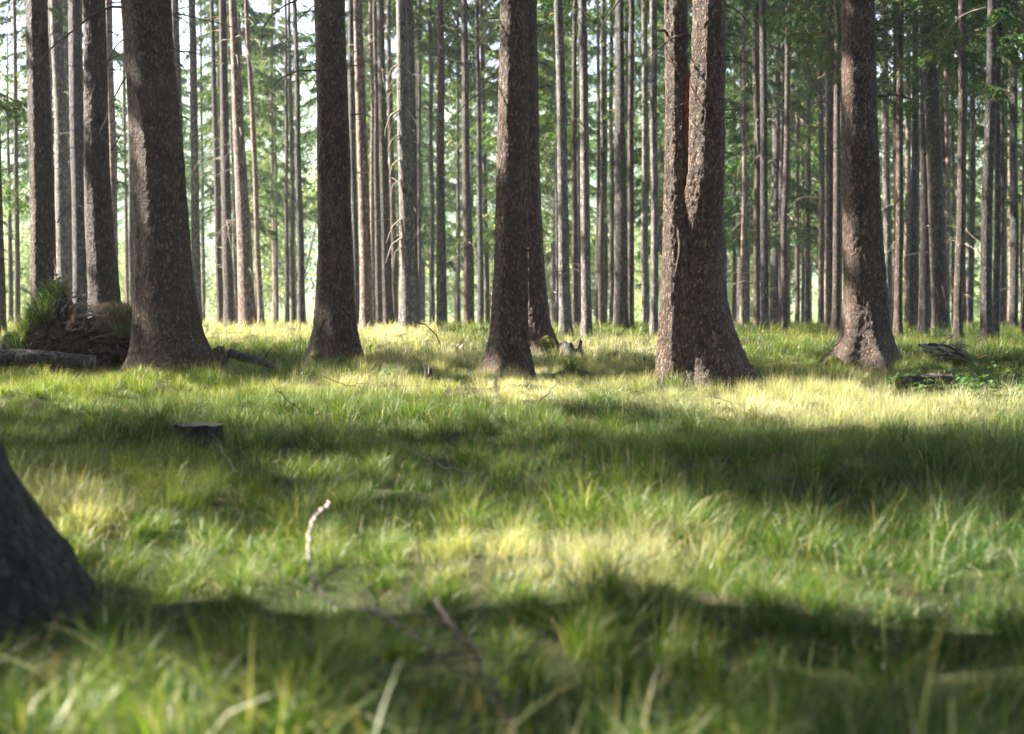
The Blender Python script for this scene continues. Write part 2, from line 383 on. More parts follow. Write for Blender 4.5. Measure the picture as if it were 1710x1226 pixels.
def crown_geo(seed, zb, zt, L0, nb, ntw, card, base=(0, 0, 0), cull=False, lean=(0, 0), droop=.55, ncard=4, spread=.9):
    """spruce crown: drooping limbs with side twigs carrying needle sprays. returns limbs (tube V,Q) and sprays (V,Q,rnd)"""
    k = np.random.default_rng(seed)
    h = zb + (zt - zb) * np.sort(k.random(nb)) ** .9
    s = (h - zb) / (zt - zb)
    L = L0 * np.clip((1 - s) ** .75, .12, 1) * k.uniform(.65, 1.1, nb) * np.clip(.6 + 3 * s, .6, 1)
    phi = np.arange(nb) * 2.399 + k.uniform(-.5, .5, nb)
    K = 7; t = np.linspace(0, 1, K)
    rr = L[:, None] * t
    dzz = L[:, None] * (.12 * t - droop * t ** 1.6 + .16 * t ** 4) * k.uniform(.6, 1.3, nb)[:, None]
    fx = (h / 10)[:, None] * lean[0]; fy = (h / 10)[:, None] * lean[1]
    ph2 = phi[:, None] + k.normal(0, .12, nb)[:, None] * t
    Pb = np.stack([base[0] + fx + rr * np.cos(ph2), base[1] + fy + rr * np.sin(ph2), base[2] + h[:, None] + dzz], -1)
    Rb = (.012 * L[:, None] / 2) * (1 - .85 * t)
    tv, tq = tubes(Pb, Rb + .002, 3)
    if cull:
        tq = tq[~is_lit(tv)[tq[:, 0]]]
    # twigs
    tt = k.uniform(.15, 1, (nb, ntw)) ** .8
    side = np.where(k.random((nb, ntw)) < .5, 1, -1)
    f = tt * (K - 1); i0 = np.clip(f.astype(int), 0, K - 2); fr = (f - i0)[..., None]
    bi = np.arange(nb)[:, None]
    O = Pb[bi, i0] * (1 - fr) + Pb[bi, i0 + 1] * fr
    tl = (L[:, None] * .33 * (1.15 - tt) + .12) * k.uniform(.6, 1.2, (nb, ntw))
    ang = phi[:, None] + side * k.uniform(.5, 1.3, (nb, ntw))
    hang = k.uniform(.15, 1.3, (nb, ntw)) * spread
    Dv = np.stack([np.cos(ang), np.sin(ang), -hang], -1); Dv /= np.linalg.norm(Dv, axis=2, keepdims=True)
    c = (np.arange(ncard) + k.random((nb, ntw, ncard))) / ncard
    Cc = O[:, :, None] + Dv[:, :, None] * (c * tl[..., None])[..., None]
    Cc = Cc - np.array([0, 0, 1.]) * (c ** 2 * tl[..., None] * .35)[..., None]
    Dc = np.broadcast_to(Dv[:, :, None], Cc.shape) + k.normal(0, .35, Cc.shape)
    Cc = Cc.reshape(-1, 3); Dc = Dc.reshape(-1, 3)
    rn = np.repeat(np.clip(k.random(nb * ntw) * .65 + .18 * k.random(nb * ntw) + .1 * s.repeat(ntw), 0, .95), ncard)
    rn = np.where(np.repeat(k.random(nb * ntw), ncard) < .06, 1.0, rn)
    if cull:
        keep = ~is_lit(Cc); Cc, Dc, rn = Cc[keep], Dc[keep], rn[keep]  # sprays left out to open sunbeams onto the chosen patches
    if len(Cc) == 0:
        Cc = np.array([[0, 0, zt]], float) + np.array(base); Dc = np.array([[1., 0, 0]]); rn = np.array([.3])
    Dc /= np.linalg.norm(Dc, axis=1, keepdims=True)
    n = len(Cc)
    Sd = np.cross(Dc, k.normal(0, 1, (n, 3))); Sd /= np.linalg.norm(Sd, axis=1, keepdims=True) + 1e-9
    ln_ = card[0] * k.uniform(.6, 1.3, n)[:, None] * .5; wd = card[1] * k.uniform(.5, 1.2, n)[:, None] * .5
    V = np.stack([Cc - Dc * ln_ - Sd * wd * .5, Cc - Dc * ln_ * .2 + Sd * wd, Cc + Dc * ln_ , Cc + Dc * ln_ * .1 - Sd * wd], 1)
    Q = np.arange(n * 4).reshape(n, 4)
    return tv, tq, V.reshape(-1, 3), Q, np.repeat(rn, 4)

def crown_obj(parent, mat='needles', **kw):
    tv, tq, V, Q, rn = crown_geo(**kw)
    VV = np.concatenate([tv, V]); QQ = np.concatenate([tq, Q + len(tv)])
    o = mesh('crown', VV, QQ, M[mat], parent, attrs={'rnd': np.concatenate([np.full(len(tv), 1.0), rn])})
    return o

# a small pool of dead, arching branches (start at the origin, grow along +X)
def dead_branch(seed, L):
    k = np.random.default_rng(seed); t = np.linspace(0, 1, 9)
    dr = k.uniform(.15, .8); sw = k.normal(0, .15)
    p = np.stack([L * t * (1 - .25 * dr * t), L * sw * t ** 2, L * (k.uniform(-.1, .25) * t - dr * t ** 2.2)], 1)
    p[1:, 1:] += k.normal(0, .012 * L, (8, 2))
    b = MB(); v, q = tubes(p[None], (.0085 * (1 - .75 * t) * (.7 + .35 * L))[None], 5); b.add(v, q)
    for j in range(k.integers(2, 6)):
        i = k.integers(3, 8); l = L * k.uniform(.12, .32); d = np.array([k.uniform(.2, 1), k.choice([-1, 1]) * k.uniform(.4, 1), -k.uniform(0, 1.)])
        d /= np.linalg.norm(d); tt = np.linspace(0, 1, 4)[:, None]
        v, q = tubes((p[i] + d * l * tt - np.array([0, 0, .3]) * l * tt ** 2)[None], (.003 * (1 - .6 * tt[:, 0]))[None], 3); b.add(v, q)
    return b
pool = {}
def branch_from_pool(mat, i):
    if (mat, i) not in pool:
        b = dead_branch(100 + i, .35 + .13 * (i % 8))
        pool[(mat, i)] = b.build('branch', M[mat]); return pool[(mat, i)]
    o = pool[(mat, i)].copy(); C.objects.link(o); return o

def tree_base(x, y): return np.array([x, y, float(gz(x, y))])

def listed_tree(px, D, wb, px0, wt, mat, label, crown=None, nbr=8, pale=False, seed=0, H=None, group='spruces in the background', light=False):
    """px, wb: trunk centre and width just above the flare; px0, wt: the same at the top edge of the photograph"""
    k = np.random.default_rng(seed)
    x = (px - W0 / 2) / F0 * D; b = tree_base(x, D)
    ztop = P(px, 0, D)[2] - b[2]; x0 = (px0 - W0 / 2) / F0 * D
    H = H or k.uniform(17, 22)
    r1, r2 = wb / F0 * D / 2, wt / F0 * D / 2
    xa = (x0 - x)
    z = [-.12, 0, ztop * .12, ztop * .5, ztop, ztop + (H - ztop) * .5, H]
    cxs = [0, 0, xa * .10 , xa * .48, xa, xa * 1.5, xa * 1.7]
    rs = [r1 * 1.1, r1 * 1.08, r1, (r1 + r2) / 2, r2, r2 * .62, .015]
    t = empty('spruce_tree', b)
    tag(t, label, 'tree', group)
    V, Q = trunk_mesh((z, cxs, [0] * 7, rs), 18, .16, ztop + .5, .35, seed, .004)
    mesh('trunk', V, Q, M[mat], t, smooth=True)
    zb, L0 = crown if crown else (k.uniform(8.5, 10), 2.2)
    if crown and crown[0] is None: pass
    else:
        crown_obj(t, 'needles_light' if light else 'needles', seed=seed + 5, zb=zb, zt=H, L0=L0, nb=80, ntw=26, card=(.17, .055), lean=(xa / ztop * 10 * .9, 0), cull=False) if False else \
        _culled(t, seed, zb, H, L0, xa / ztop * 10, b, light, **(dict(nb=90, ntw=44, card=(.15, .034), ncard=6) if crown else {}))
    for j in range(int(nbr * 1.7)):
        h = k.uniform(.8, min(ztop * 1.1, 9)); o = branch_from_pool('twig_pale' if (pale or k.random() < .15) else 'twig', int(k.integers(0, 16)))
        o.parent = t
        ph = k.choice([0, math.pi]) + k.normal(0, .8)
        r = np.interp(h, z, rs) * .9
        o.location = (np.interp(h, z, cxs) + r * math.cos(ph), r * math.sin(ph), h); o.rotation_euler = (k.normal(0, .1), k.normal(0, .15), ph)
        s_ = k.uniform(.6, 1.25) * min(1.0, .5 + D / 60); o.scale = (s_, s_, s_)
    return t
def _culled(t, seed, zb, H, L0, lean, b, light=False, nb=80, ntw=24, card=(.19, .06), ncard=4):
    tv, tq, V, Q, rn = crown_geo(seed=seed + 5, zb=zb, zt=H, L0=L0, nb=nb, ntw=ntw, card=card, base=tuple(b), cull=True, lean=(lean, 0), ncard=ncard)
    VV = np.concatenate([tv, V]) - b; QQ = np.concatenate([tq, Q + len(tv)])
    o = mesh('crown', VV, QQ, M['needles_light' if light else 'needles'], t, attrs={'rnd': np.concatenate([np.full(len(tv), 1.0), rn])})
    return o

def main_tree(rows, D, mat, label, branches, seed, H=20, flare=.5, second=None, amp=.011, crown=True, twigmat='twig', crown_base=8.0, fwd=0.0):
    """rows: (py, left, right) silhouette readings, lowest first"""
    cxp = (rows[0][1] + rows[0][2]) / 2; x = (cxp - W0 / 2) / F0 * D; b = tree_base(x, D)
    t = empty('spruce_tree', b); tag(t, label, 'tree', 'large spruces in the clearing')
    allV = []; allQ = []; n = 0
    for si, rw in enumerate([rows] + ([second] if second else [])):
        z, cx, r = [], [], []
        for py, l, rr in rw:
            z.append(P(0, py, D)[2] - b[2]); cx.append(((l + rr) / 2 - W0 / 2) / F0 * D - x); r.append((rr - l) / 2 / F0 * D)
        zt = z[-1]; sl_ = (cx[-1] - cx[-2]) / (z[-1] - z[-2])
        z0 = [-.3] + z + [zt + (H - zt) * .5, H]; cx = [cx[0]] + cx + [cx[-1] + sl_ * 3, cx[-1] + sl_ * 4]; r = [r[0] * 1.05] + r + [r[-1] * .62, .015]
        bl = np.clip((np.array(z0) - 1.15) / .8, 0, 1); off = list(fwd * ((-.3 if not si else .3) * (1 - bl) - si * bl))
        V, Q = trunk_mesh((z0, cx, off, r), 120, .018, zt + .3, flare if not si else flare * .5, seed + si * 3, amp, lobes=True)
        allV.append(V); allQ.append(Q + n); n += len(V)
    mesh('trunk', np.concatenate(allV), np.concatenate(allQ), M[mat], t, smooth=True)
    if crown: _culled(t, seed, crown_base, H, 2.5, 0, b, nb=95)
    if second:
        # light bounced into the cleft, painted as a reddish patch, and the healed seam below it
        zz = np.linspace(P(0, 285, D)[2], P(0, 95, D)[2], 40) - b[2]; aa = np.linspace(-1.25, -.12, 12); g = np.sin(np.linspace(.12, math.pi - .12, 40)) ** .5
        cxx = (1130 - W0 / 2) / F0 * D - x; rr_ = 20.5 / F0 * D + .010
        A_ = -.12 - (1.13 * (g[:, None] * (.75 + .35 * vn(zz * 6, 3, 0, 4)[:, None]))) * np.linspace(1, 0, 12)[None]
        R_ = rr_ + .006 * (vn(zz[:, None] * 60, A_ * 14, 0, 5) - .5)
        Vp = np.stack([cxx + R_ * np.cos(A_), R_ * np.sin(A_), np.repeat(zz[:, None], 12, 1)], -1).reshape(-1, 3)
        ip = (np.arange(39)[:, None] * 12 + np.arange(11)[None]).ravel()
        mesh('cleft_glow_patch', Vp, np.stack([ip, ip + 1, ip + 13, ip + 12], -1), M['cleft_glow'], t, smooth=True)
        q = smooth_path([P(px_, py_, D - .165) - b for px_, py_ in [(1134, 384), (1133, 392), (1137, 408), (1134, 428), (1129, 450), (1127, 478), (1130, 500), (1126, 520)]], 40)
        tt_ = np.linspace(0, 1, 40); mbb = MB(); v, qq = tubes(q[None], ((.014 + .007 * vn(tt_ * 14, 1, 0, 6)) * (1 - .6 * tt_))[None], 8); mbb.add(v, qq); mbb.build('healed_seam', M[mat], t, True)
    k = np.random.default_rng(seed)
    for bi, (pts, rad, *dd) in enumerate(branches):
        dep = dd[0] if dd else -.05; kk = len(pts)
        w3 = [P(px, py, D + dep * (i / (kk - 1)) - .03) - b for i, (px, py) in enumerate(pts)]
        q = smooth_path(w3, 16); tt = np.linspace(0, 1, 16)
        q[2:] += k.normal(0, .003, (14, 3))
        mbb = MB(); v, qq = tubes(q[None], (rad * (1 - .75 * tt))[None], 6); mbb.add(v, qq)
        ll = np.linalg.norm(q[-1] - q[0])
        for j in range(int(2 + ll * 5)):
            i = k.integers(4, 15); d = (q[i] - q[i - 2]); d = d / (np.linalg.norm(d) + 1e-6) + k.normal(0, .6, 3); d[2] -= .3; d /= np.linalg.norm(d)
            l = k.uniform(.05, .2) * min(1, ll); t4 = np.linspace(0, 1, 4)[:, None]
            v, qq = tubes((q[i] + d * l * t4 - np.array([0, 0, .25]) * l * t4 ** 2)[None], (.003 * (1 - .6 * t4[:, 0]))[None], 3); mbb.add(v, qq)
        mbb.build('branch', M[twigmat], t, smooth=True)
    return t

R = .010
main_tree([(612, 226, 356), (590, 228, 348), (560, 228, 338), (500, 226, 329), (420, 228, 320), (330, 226, 313), (200, 219, 303), (90, 214, 293), (-10, 209, 290)], 13.4, 'main',
          'thickest spruce at left, its flared foot spreading right beside the log', [
    ([(212, 14), (200, 9), (178, 12), (150, 28), (110, 60), (80, 86), (52, 116)], .013, -.3), ([(209, 4), (180, 6), (150, 20)], .006),
    ([(225, 55), (200, 66), (180, 100), (160, 140), (140, 165), (118, 195)], .007, -.4), ([(216, 90), (195, 93), (165, 110), (140, 135)], .006),
    ([(217, 120), (200, 145), (183, 185), (165, 226)], .008, -.3), ([(215, 38), (195, 60), (180, 88)], .005),
    ([(292, 22), (330, 30), (375, 42), (430, 55)], .007, .3), ([(290, 25), (315, 38), (333, 60), (347, 86)], .006), ([(296, 85), (325, 88), (352, 96)], .009),
    ([(288, 80), (310, 90), (322, 102), (327, 113)], .006, -.3), ([(297, 103), (308, 115), (318, 134)], .007), ([(303, 196), (314, 199), (322, 211)], .006)], 11, flare=.42)
main_tree([(602, 515, 602), (580, 519, 599), (550, 523, 594), (500, 525, 590), (430, 530, 589), (330, 532, 587), (180, 533, 585), (60, 533, 583), (-10, 532, 583)], 15.0, 'main',
          'straight spruce left of centre with dark knots and mossy foot', [
    ([(532, 118), (500, 117), (470, 130), (442, 159)], .011, -.2), ([(533, 128), (521, 150), (516, 182)], .006), ([(530, 6), (508, 22), (488, 45), (480, 70)], .007, -.2),
    ([(533, 78), (518, 76), (499, 79)], .009), ([(532, 20), (520, 18), (513, 20)], .008), ([(497, 0), (465, 14), (440, 42), (434, 90)], .010, -.3), ([(531, 135), (500, 134), (478, 142)], .004),
    ([(585, 34), (600, 33), (608, 39)], .007), ([(585, 111), (600, 109), (616, 110)], .008), ([(585, 192), (608, 190), (627, 197)], .010), ([(587, 199), (607, 199)], .006),
    ([(587, 286), (600, 289), (612, 295)], .007), ([(585, 124), (593, 122)], .01)], 22, flare=.45)
main_tree([(616, 808, 887), (590, 814, 884), (560, 818, 882), (520, 821, 881), (430, 825, 880), (330, 828, 879), (200, 831, 880), (90, 833, 880), (-10, 834, 878)], 13.5, 'main',
          'front spruce of the overlapping pair at centre, left edge sunlit', [
    ([(834, 30), (812, 33), (796, 44), (778, 61)], .009, -.2), ([(834, 47), (812, 58), (798, 75), (784, 97)], .007, -.2), ([(832, 139), (808, 150), (775, 175), (748, 211)], .008, -.3),
    ([(840, 71), (825, 65), (810, 71)], .006), ([(834, 255), (822, 253)], .006)], 33, flare=.42)
main_tree([(574, 862, 930), (540, 862, 920), (500, 862, 917), (420, 860, 911), (330, 856, 906), (180, 852, 902), (90, 850, 899), (-10, 848, 897)], 18.0, 'red',
          'reddish brown spruce half hidden behind the front centre spruce, mossy root', [
    ([(899, 43), (910, 40), (923, 33)], .011), ([(901, 146), (915, 143), (931, 146)], .009), ([(900, 84), (912, 86)], .009), ([(899, 104), (915, 108), (925, 132)], .006), ([(904, 250), (913, 247)], .009)], 44, flare=.4)
main_tree([(636, 1094, 1172), (580, 1097, 1164), (500, 1101, 1154), (420, 1106, 1150), (330, 1109, 1151), (200, 1111, 1150), (90, 1111, 1149), (-10, 1110, 1149)], 11.6, 'main',
          'big forked spruce right of centre, two stems grown together above the base', [
    ([(1158, 61), (1145, 56), (1120, 65), (1095, 85), (1062, 117)], .009, -.35), ([(1160, 176), (1145, 172), (1125, 180), (1107, 192)], .007, -.3), ([(1112, 51), (1100, 51), (1095, 49)], .014),
    ([(1204, 59), (1220, 57), (1237, 60)], .011), ([(1204, 98), (1218, 94), (1236, 96)], .009), ([(1204, 100), (1230, 100), (1251, 106)], .006), ([(1207, 185), (1225, 183), (1246, 189)], .008),
    ([(1207, 196), (1235, 200), (1259, 216)], .006), ([(1204, 15), (1220, 20), (1228, 29)], .006), ([(1200, 3), (1235, 20), (1260, 52), (1275, 85)], .007, .3), ([(1203, 62), (1215, 66), (1225, 79)], .006),
    ([(1038, -4), (1018, 22), (1006, 42), (1000, 60)], .008, -.2), ([(1110, 73), (1100, 80), (1091, 100)], .006), ([(1109, 88), (1088, 90)], .005), ([(1160, 60), (1190, 55), (1225, 75), (1250, 90)], .005, -.3)],
    55, flare=.30, second=[(645, 1118, 1262), (615, 1120, 1250), (585, 1120, 1238), (550, 1120, 1226), (500, 1122, 1216), (440, 1124, 1211), (390, 1130, 1208), (345, 1140, 1207), (290, 1147, 1206), (90, 1150, 1204), (-10, 1150, 1203)], amp=.011, fwd=.2)
main_tree([(604, 1391, 1496), (580, 1398, 1490), (550, 1403, 1483), (510, 1407, 1479), (440, 1407, 1474), (350, 1407, 1468), (230, 1407, 1463), (100, 1406, 1460), (-10, 1405, 1457)], 14.9, 'main',
          'dark spruce at right with speckled light down its left edge, orange root tip', [
    ([(1459, 45), (1478, 52), (1487, 62), (1491, 74)], .006), ([(1459, 61), (1482, 60)], .008), ([(1461, 83), (1492, 83), (1523, 97)], .006), ([(1462, 161), (1500, 159), (1541, 169)], .012),
    ([(1463, 225), (1478, 221), (1491, 221)], .008), ([(1463, 238), (1478, 239)], .008), ([(1463, 252), (1485, 258), (1501, 276)], .006), ([(1406, 245), (1395, 249), (1387, 253)], .008),
    ([(1406, 64), (1400, 68), (1391, 73)], .007), ([(1461, 139), (1490, 137), (1520, 139)], .005), ([(1462, 180), (1480, 181)], .005)], 66, flare=.45, twigmat='twig')
main_tree([(575, 58, 98), (480, 56, 97), (400, 55, 95), (250, 53, 91), (120, 51, 87), (-10, 50, 84)], 19.0, 'brown',
          'leftmost large dark spruce, rising behind the uprooted root plate', [
    ([(51, 68), (25, 67), (-5, 76)], .006), ([(52, 79), (35, 77), (12, 84)], .005), ([(52, 148), (20, 154), (-5, 164)], .006), ([(54, 213), (25, 214), (-5, 222)], .007), ([(62, 277), (50, 266), (36, 261)], .007),
    ([(58, 278), (20, 280), (-5, 287)], .006), ([(96, 372), (103, 357), (118, 343), (135, 343), (143, 352)], .010, -.3), ([(52, 140), (30, 138), (10, 142)], .004), ([(84, 60), (95, 45), (110, 20), (120, -5)], .006)], 77, flare=.4, amp=.007)
main_tree([(560, 148, 204), (500, 148, 200), (400, 147, 193), (300, 146, 188), (150, 144, 182), (-10, 142, 178)], 17.6, 'brown',
          'dark reddish spruce behind the mounds, just left of the thickest left spruce', [
    ([(180, 52), (192, 56), (206, 62)], .008), ([(182, 116), (200, 117), (216, 124)], .007), ([(184, 175), (205, 182), (222, 196)], .007), ([(186, 252), (198, 232), (208, 212)], .012), ([(187, 255), (195, 257), (202, 268)], .006),
    ([(145, 247), (118, 247), (103, 256), (95, 272)], .008), ([(143, 110), (125, 108), (108, 115), (95, 125)], .006), ([(142, 60), (125, 62), (110, 78)], .005), ([(184, 120), (200, 135), (220, 160)], .005), ([(145, 185), (125, 178), (97, 185)], .007)], 88, flare=.35, amp=.007)

# the trunk foot that enters the frame at bottom left
def corner_tree():
    D = 3.75; x = (-195 - W0 / 2) / F0 * D; b = tree_base(x, D)
    t = empty('spruce_tree', b); tag(t, 'very dark trunk foot sloping into the bottom left corner', 'tree', 'large spruces in the clearing')
    z = [-.3, 0, .168, .263, .374, .476, 1, 2.2, 12, 20]; r = [.58, .50, .43, .365, .305, .262, .215, .18, .13, .02]
    V, Q = trunk_mesh((z, [0] * 10, [0] * 10, r), 140, .02, 2.4, .12, 5, .012)
    mesh('trunk', V, Q, M['black'], t, smooth=True)
    _culled(t, 99, 8, 20, 2.5, 0, b)
corner_tree()

G = 'spruces in the background'
# px base, D, width, px top, width top, bark, label, crown(base,len), branches, pale
BG = [
 (4, 24, 12, -2, 11, 'brown', 'slim brown spruce cut by the left edge of the photo', None, 3, False),
 (108, 28, 22, 101, 20, 'grey', 'pale grey spruce just right of the leftmost large dark trunk', None, 8, False),
 (91, 40, 6, 89, 6, 'grey', 'very thin pale trunk squeezed behind the leftmost large dark spruce', None, 2, False),
 (136, 25, 27, 130, 21, 'dark', 'charcoal spruce with pale lichen spots left of the reddish dark spruce', None, 7, False),
 (195, 32, 13, 186, 12, 'pink', 'thin pinkish spruce peeping out right of the dark reddish spruce', None, 6, True),
 (213, 48, 5, 211, 4, 'pink', 'hair-thin pale stem in the bright gap left of the thickest left spruce', None, 2, False),
 (223, 36, 9, 219, 8, 'dark', 'narrow grey spruce touching the left side of the thickest left spruce', None, 2, False),
 (312, 30, 17, 296, 14, 'grey', 'leaning grey spruce touching the right side of the thickest left spruce', None, 4, True),
 (331, 30, 15, 325, 11, 'grey', 'clean grey spruce standing first to the right of the thickest left spruce', None, 4, False),
 (369, 38, 12, 358, 7, 'brown', 'thin brown spruce, left one of the touching pair near the yellow grass', None, 9, True),
 (383, 33, 17, 374, 12, 'brown', 'spotted brown spruce, right one of the touching pair near the yellow grass', None, 10, True),
 (396, 42, 9, 391, 7, 'pink', 'narrow sunlit pink trunk tucked left of the leaning pinkish spruce', None, 6, True),
 (415, 28, 27, 392, 12, 'pink', 'leaning pinkish grey spruce with dotted bark above the yellow grass', None, 12, True),
 (437, 38, 10, 415, 7, 'pink', 'thin brown spruce with pale left edge right of the leaning pinkish one', None, 7, True),
 (490, 45, 9, 486, 5, 'brown', 'very thin spruce, left one of the two left of the straight knotty spruce', None, 6, False),
 (505, 34, 12, 496, 7, 'dark', 'thin dark spruce, right one of the two left of the straight knotty spruce', None, 9, False),
 (595, 33, 12, 588, 9, 'dark', 'narrow dark spruce hugging the right side of the straight knotty spruce', None, 4, False),
 (611, 26.5, 20, 600, 15, 'pink', 'smooth pinkish brown spruce at left of the cluster beside the bright tree', None, 8, True),
 (625, 38, 10, 622, 7, 'pink', 'thin tan spruce right behind the smooth pinkish brown one', None, 5, True),
 (635, 36, 12, 626, 6, 'brown', 'thin spruce with white sunlit left edge in the middle cluster', None, 4, True),
 (649, 31, 17, 638, 12, 'brown', 'brown spruce leaning left in the middle cluster, left of the bright tree', None, 7, True),
 (661, 40, 10, 650, 7, 'brown', 'slender brown spruce directly left of the bright tree', None, 4, False),
 (681, 25.5, 28, 671, 16, 'grey', 'brightest spruce, grey with a white sunlit left side and arching pale twigs', None, 0, True),
 (695, 31, 12, 684, 12, 'dark', 'dark spruce half hidden behind the right side of the brightest spruce', None, 4, True),
 (722, 45, 9, 719, 6, 'brown', 'faint thin spruce left of the lone dark centre spruce', None, 5, False),
 (738, 31, 17, 736, 10, 'dark', 'lone dark straight spruce midway between the bright tree and centre pair', None, 8, False),
 (767, 52, 6, 765, 4, 'pink', 'hair-thin pale stem between the lone dark spruce and the centre pair', None, 2, False),
 (784, 35, 17, 775, 10, 'brown', 'brown spruce with a bright left edge left of the centre pair', None, 8, True),
 (803, 39, 11, 797, 6, 'dark', 'dark spruce thinning upward, second to the left of the centre pair', None, 6, False),
 (815, 45, 8, 803, 6, 'brown', 'thin brown spruce nearest the left side of the centre pair', None, 5, False),
 (944, 23.5, 19, 933, 14, 'grey', 'pale grey spruce first to the right of the centre pair', None, 7, False),
 (931, 40, 7, 930, 6, 'dark', 'narrow dark stem peeking out left of the pale grey spruce', None, 2, False),
 (981, 24, 17, 973, 13, 'grey', 'grey spruce with a pale bent branch like a hook at its top', (5.6, 2.0), 5, False),
 (968, 36, 8, 966, 6, 'dark', 'dark thin stem touching the left side of the hooked grey spruce', None, 4, False),
 (998, 42, 7, 997, 5, 'dark', 'leftmost of the three thin stems left of the dark blue-grey trunk', None, 6, False),
 (1011, 44, 7, 1010, 5, 'dark', 'middle of the three thin stems left of the dark blue-grey trunk', None, 6, False),
 (1021, 40, 8, 1019, 6, 'brown', 'rightmost of the three thin stems left of the dark blue-grey trunk', None, 6, False),
 (1037, 27, 23, 1033, 13, 'dark', 'dark blue-grey trunk under hanging green sprays left of the forked spruce', (4.4, 2.6), 8, False),
 (1078, 33, 13, 1073, 9, 'grey', 'greenish grey spruce, left one of the two left of the forked spruce', (7, 2.0), 6, False),
 (1092, 24, 13, 1089, 12, 'grey', 'blue-grey spruce, right one of the two left of the forked spruce', (5.5, 1.6), 5, False),
 (1242, 38, 8, 1239, 6, 'pink', 'thin pinkish spruce first to the right of the forked spruce', None, 5, True),
 (1264, 31, 11, 1260, 12, 'brown', 'sunlit spotted spruce, left one of the touching pair right of the fork', None, 7, True),
 (1277, 26, 13, 1272, 11, 'dark', 'blue-grey spruce, right one of the touching pair right of the fork', None, 4, False),
 (1296, 44, 9, 1294, 7, 'brown', 'left of the two twinned trunks behind dead twigs, right of the fork', (7.5, 2.2), 8, True),
 (1305, 40, 9, 1303, 7, 'dark', 'right of the two twinned trunks behind dead twigs, right of the fork', (7, 2.0), 8, True),
 (1316, 48, 7, 1315, 6, 'pink', 'faint tan stem first to the right of the twinned trunks', (8, 2), 5, True),
 (1331, 46, 8, 1329, 6, 'brown', 'thin sunlit brown stem second to the right of the twinned trunks', (8, 2), 5, True),
 (1349, 42, 8, 1347, 6, 'dark', 'thin near-black stem third to the right of the twinned trunks', (7, 2), 5, False),
 (1371, 38, 10, 1368, 7, 'brown', 'brown stem standing just left of the dark curved trunk', (6.5, 2.2), 5, False),
 (1389, 28, 19, 1381, 12, 'dark', 'dark slightly curved trunk under foliage left of the right-hand dark spruce', (5.0, 2.6), 7, False),
 (1402, 44, 7, 1400, 6, 'grey', 'sliver of a thin trunk left of the right-hand dark spruce', None, 2, False),
 (1483, 31, 13, 1470, 12, 'grey', 'grey trunk slipping behind the right side of the right-hand dark spruce', None, 4, False),
 (1498, 29, 15, 1492, 10, 'brown', 'brown spotted spruce first clear trunk right of the right-hand dark spruce', (6.8, 2.2), 8, True),
 (1514, 40, 9, 1513, 8, 'pink', 'pinkish thin trunk with many dead twigs left of the thick dark trio', None, 10, True),
 (1528, 29, 16, 1523, 10, 'dark', 'first dark trunk of the trio at right, the straight one', None, 8, False),
 (1544, 26, 19, 1536, 9, 'dark', 'second trunk of the trio at right, scarred and mottled', None, 8, True),
 (1572, 25, 27, 1545, 24, 'dark', 'stoutest background trunk at right, leaning left with a whitish foot patch', (5.2, 2.4), 8, False),
 (1583, 38, 8, 1574, 7, 'pink', 'sunlit pink stem directly right of the stoutest leaning trunk', None, 7, True),
 (1591, 42, 6, 1586, 5, 'grey', 'white-edged thin stem right of the sunlit pink stem', None, 4, True),
 (1607, 33, 13, 1604, 10, 'dark', 'blackish spruce with a rusty foot right of the white-edged stem', (7, 2.2), 6, False),
 (1621, 38, 9, 1620, 8, 'dark', 'narrow blackish spruce right of the one with the rusty foot', (7, 2.2), 6, False),
 (1647, 21.5, 19, 1648, 16, 'dark', 'grey-sided spruce with its pale foot deep in grass near the right edge', (4.6, 2.4), 5, False),
 (1662, 23, 11, 1661, 9, 'dark', 'dark narrow spruce pressed against the grey-sided spruce near right edge', (5.0, 2.0), 4, False),
 (1671, 36, 8, 1668, 7, 'dark', 'thin shadowy stem right of the pair near the right edge', None, 4, False),
 (1692, 31, 14, 1689, 10, 'dark', 'dark straight spruce, last full trunk before the right edge', (5.4, 2.4), 6, False),
 (1708, 36, 9, 1706, 8, 'brown', 'brown trunk cut by the right edge of the photo', (6, 2), 3, False),
]
bright_tree = None
for i, (px, D, wb, px0, wt, mt, lab, cr, nbr, pale) in enumerate(BG):
    t = listed_tree(px, D, wb, px0, wt, mt, lab, cr, nbr, pale, seed=200 + i)
    if 'brightest spruce, grey' in lab: bright_tree = t
# arching pale twigs on the brightest spruce, the hook on the grey one
def px_branches(t, D, lst, mat):
    b = np.array(t.location)
    for pts, rad in lst:
        q = smooth_path([P(px, py, D - .1) - b for px, py in pts], 14)
        v, qq = tubes(q[None], (rad * (1 - .7 * np.linspace(0, 1, 14)))[None], 5)
        mesh('branch', v, qq, M[mat], t, smooth=True)
px_branches(bright_tree, 25.5, [([(665, 108), (653, 114), (646, 140)], .013), ([(665, 118), (656, 130), (650, 150)], .01), ([(665, 146), (652, 155), (644, 172)], .012), ([(666, 184), (652, 192), (643, 218), (643, 228)], .016),
    ([(666, 190), (656, 200), (650, 226)], .013), ([(667, 225), (655, 232), (646, 254)], .016), ([(668, 230), (656, 240), (651, 258)], .012), ([(668, 266), (655, 275), (650, 297)], .014), ([(669, 300), (656, 308), (652, 328)], .013),
    ([(670, 366), (655, 378), (645, 406)], .015), ([(670, 372), (660, 382), (652, 400)], .011), ([(670, 398), (654, 408), (644, 440)], .015), ([(671, 412), (660, 420), (658, 440)], .010),
    ([(676, 110), (688, 125), (690, 150)], .010), ([(678, 180), (690, 195)], .010), ([(690, 236), (700, 240)], .012)], 'twig_pale')
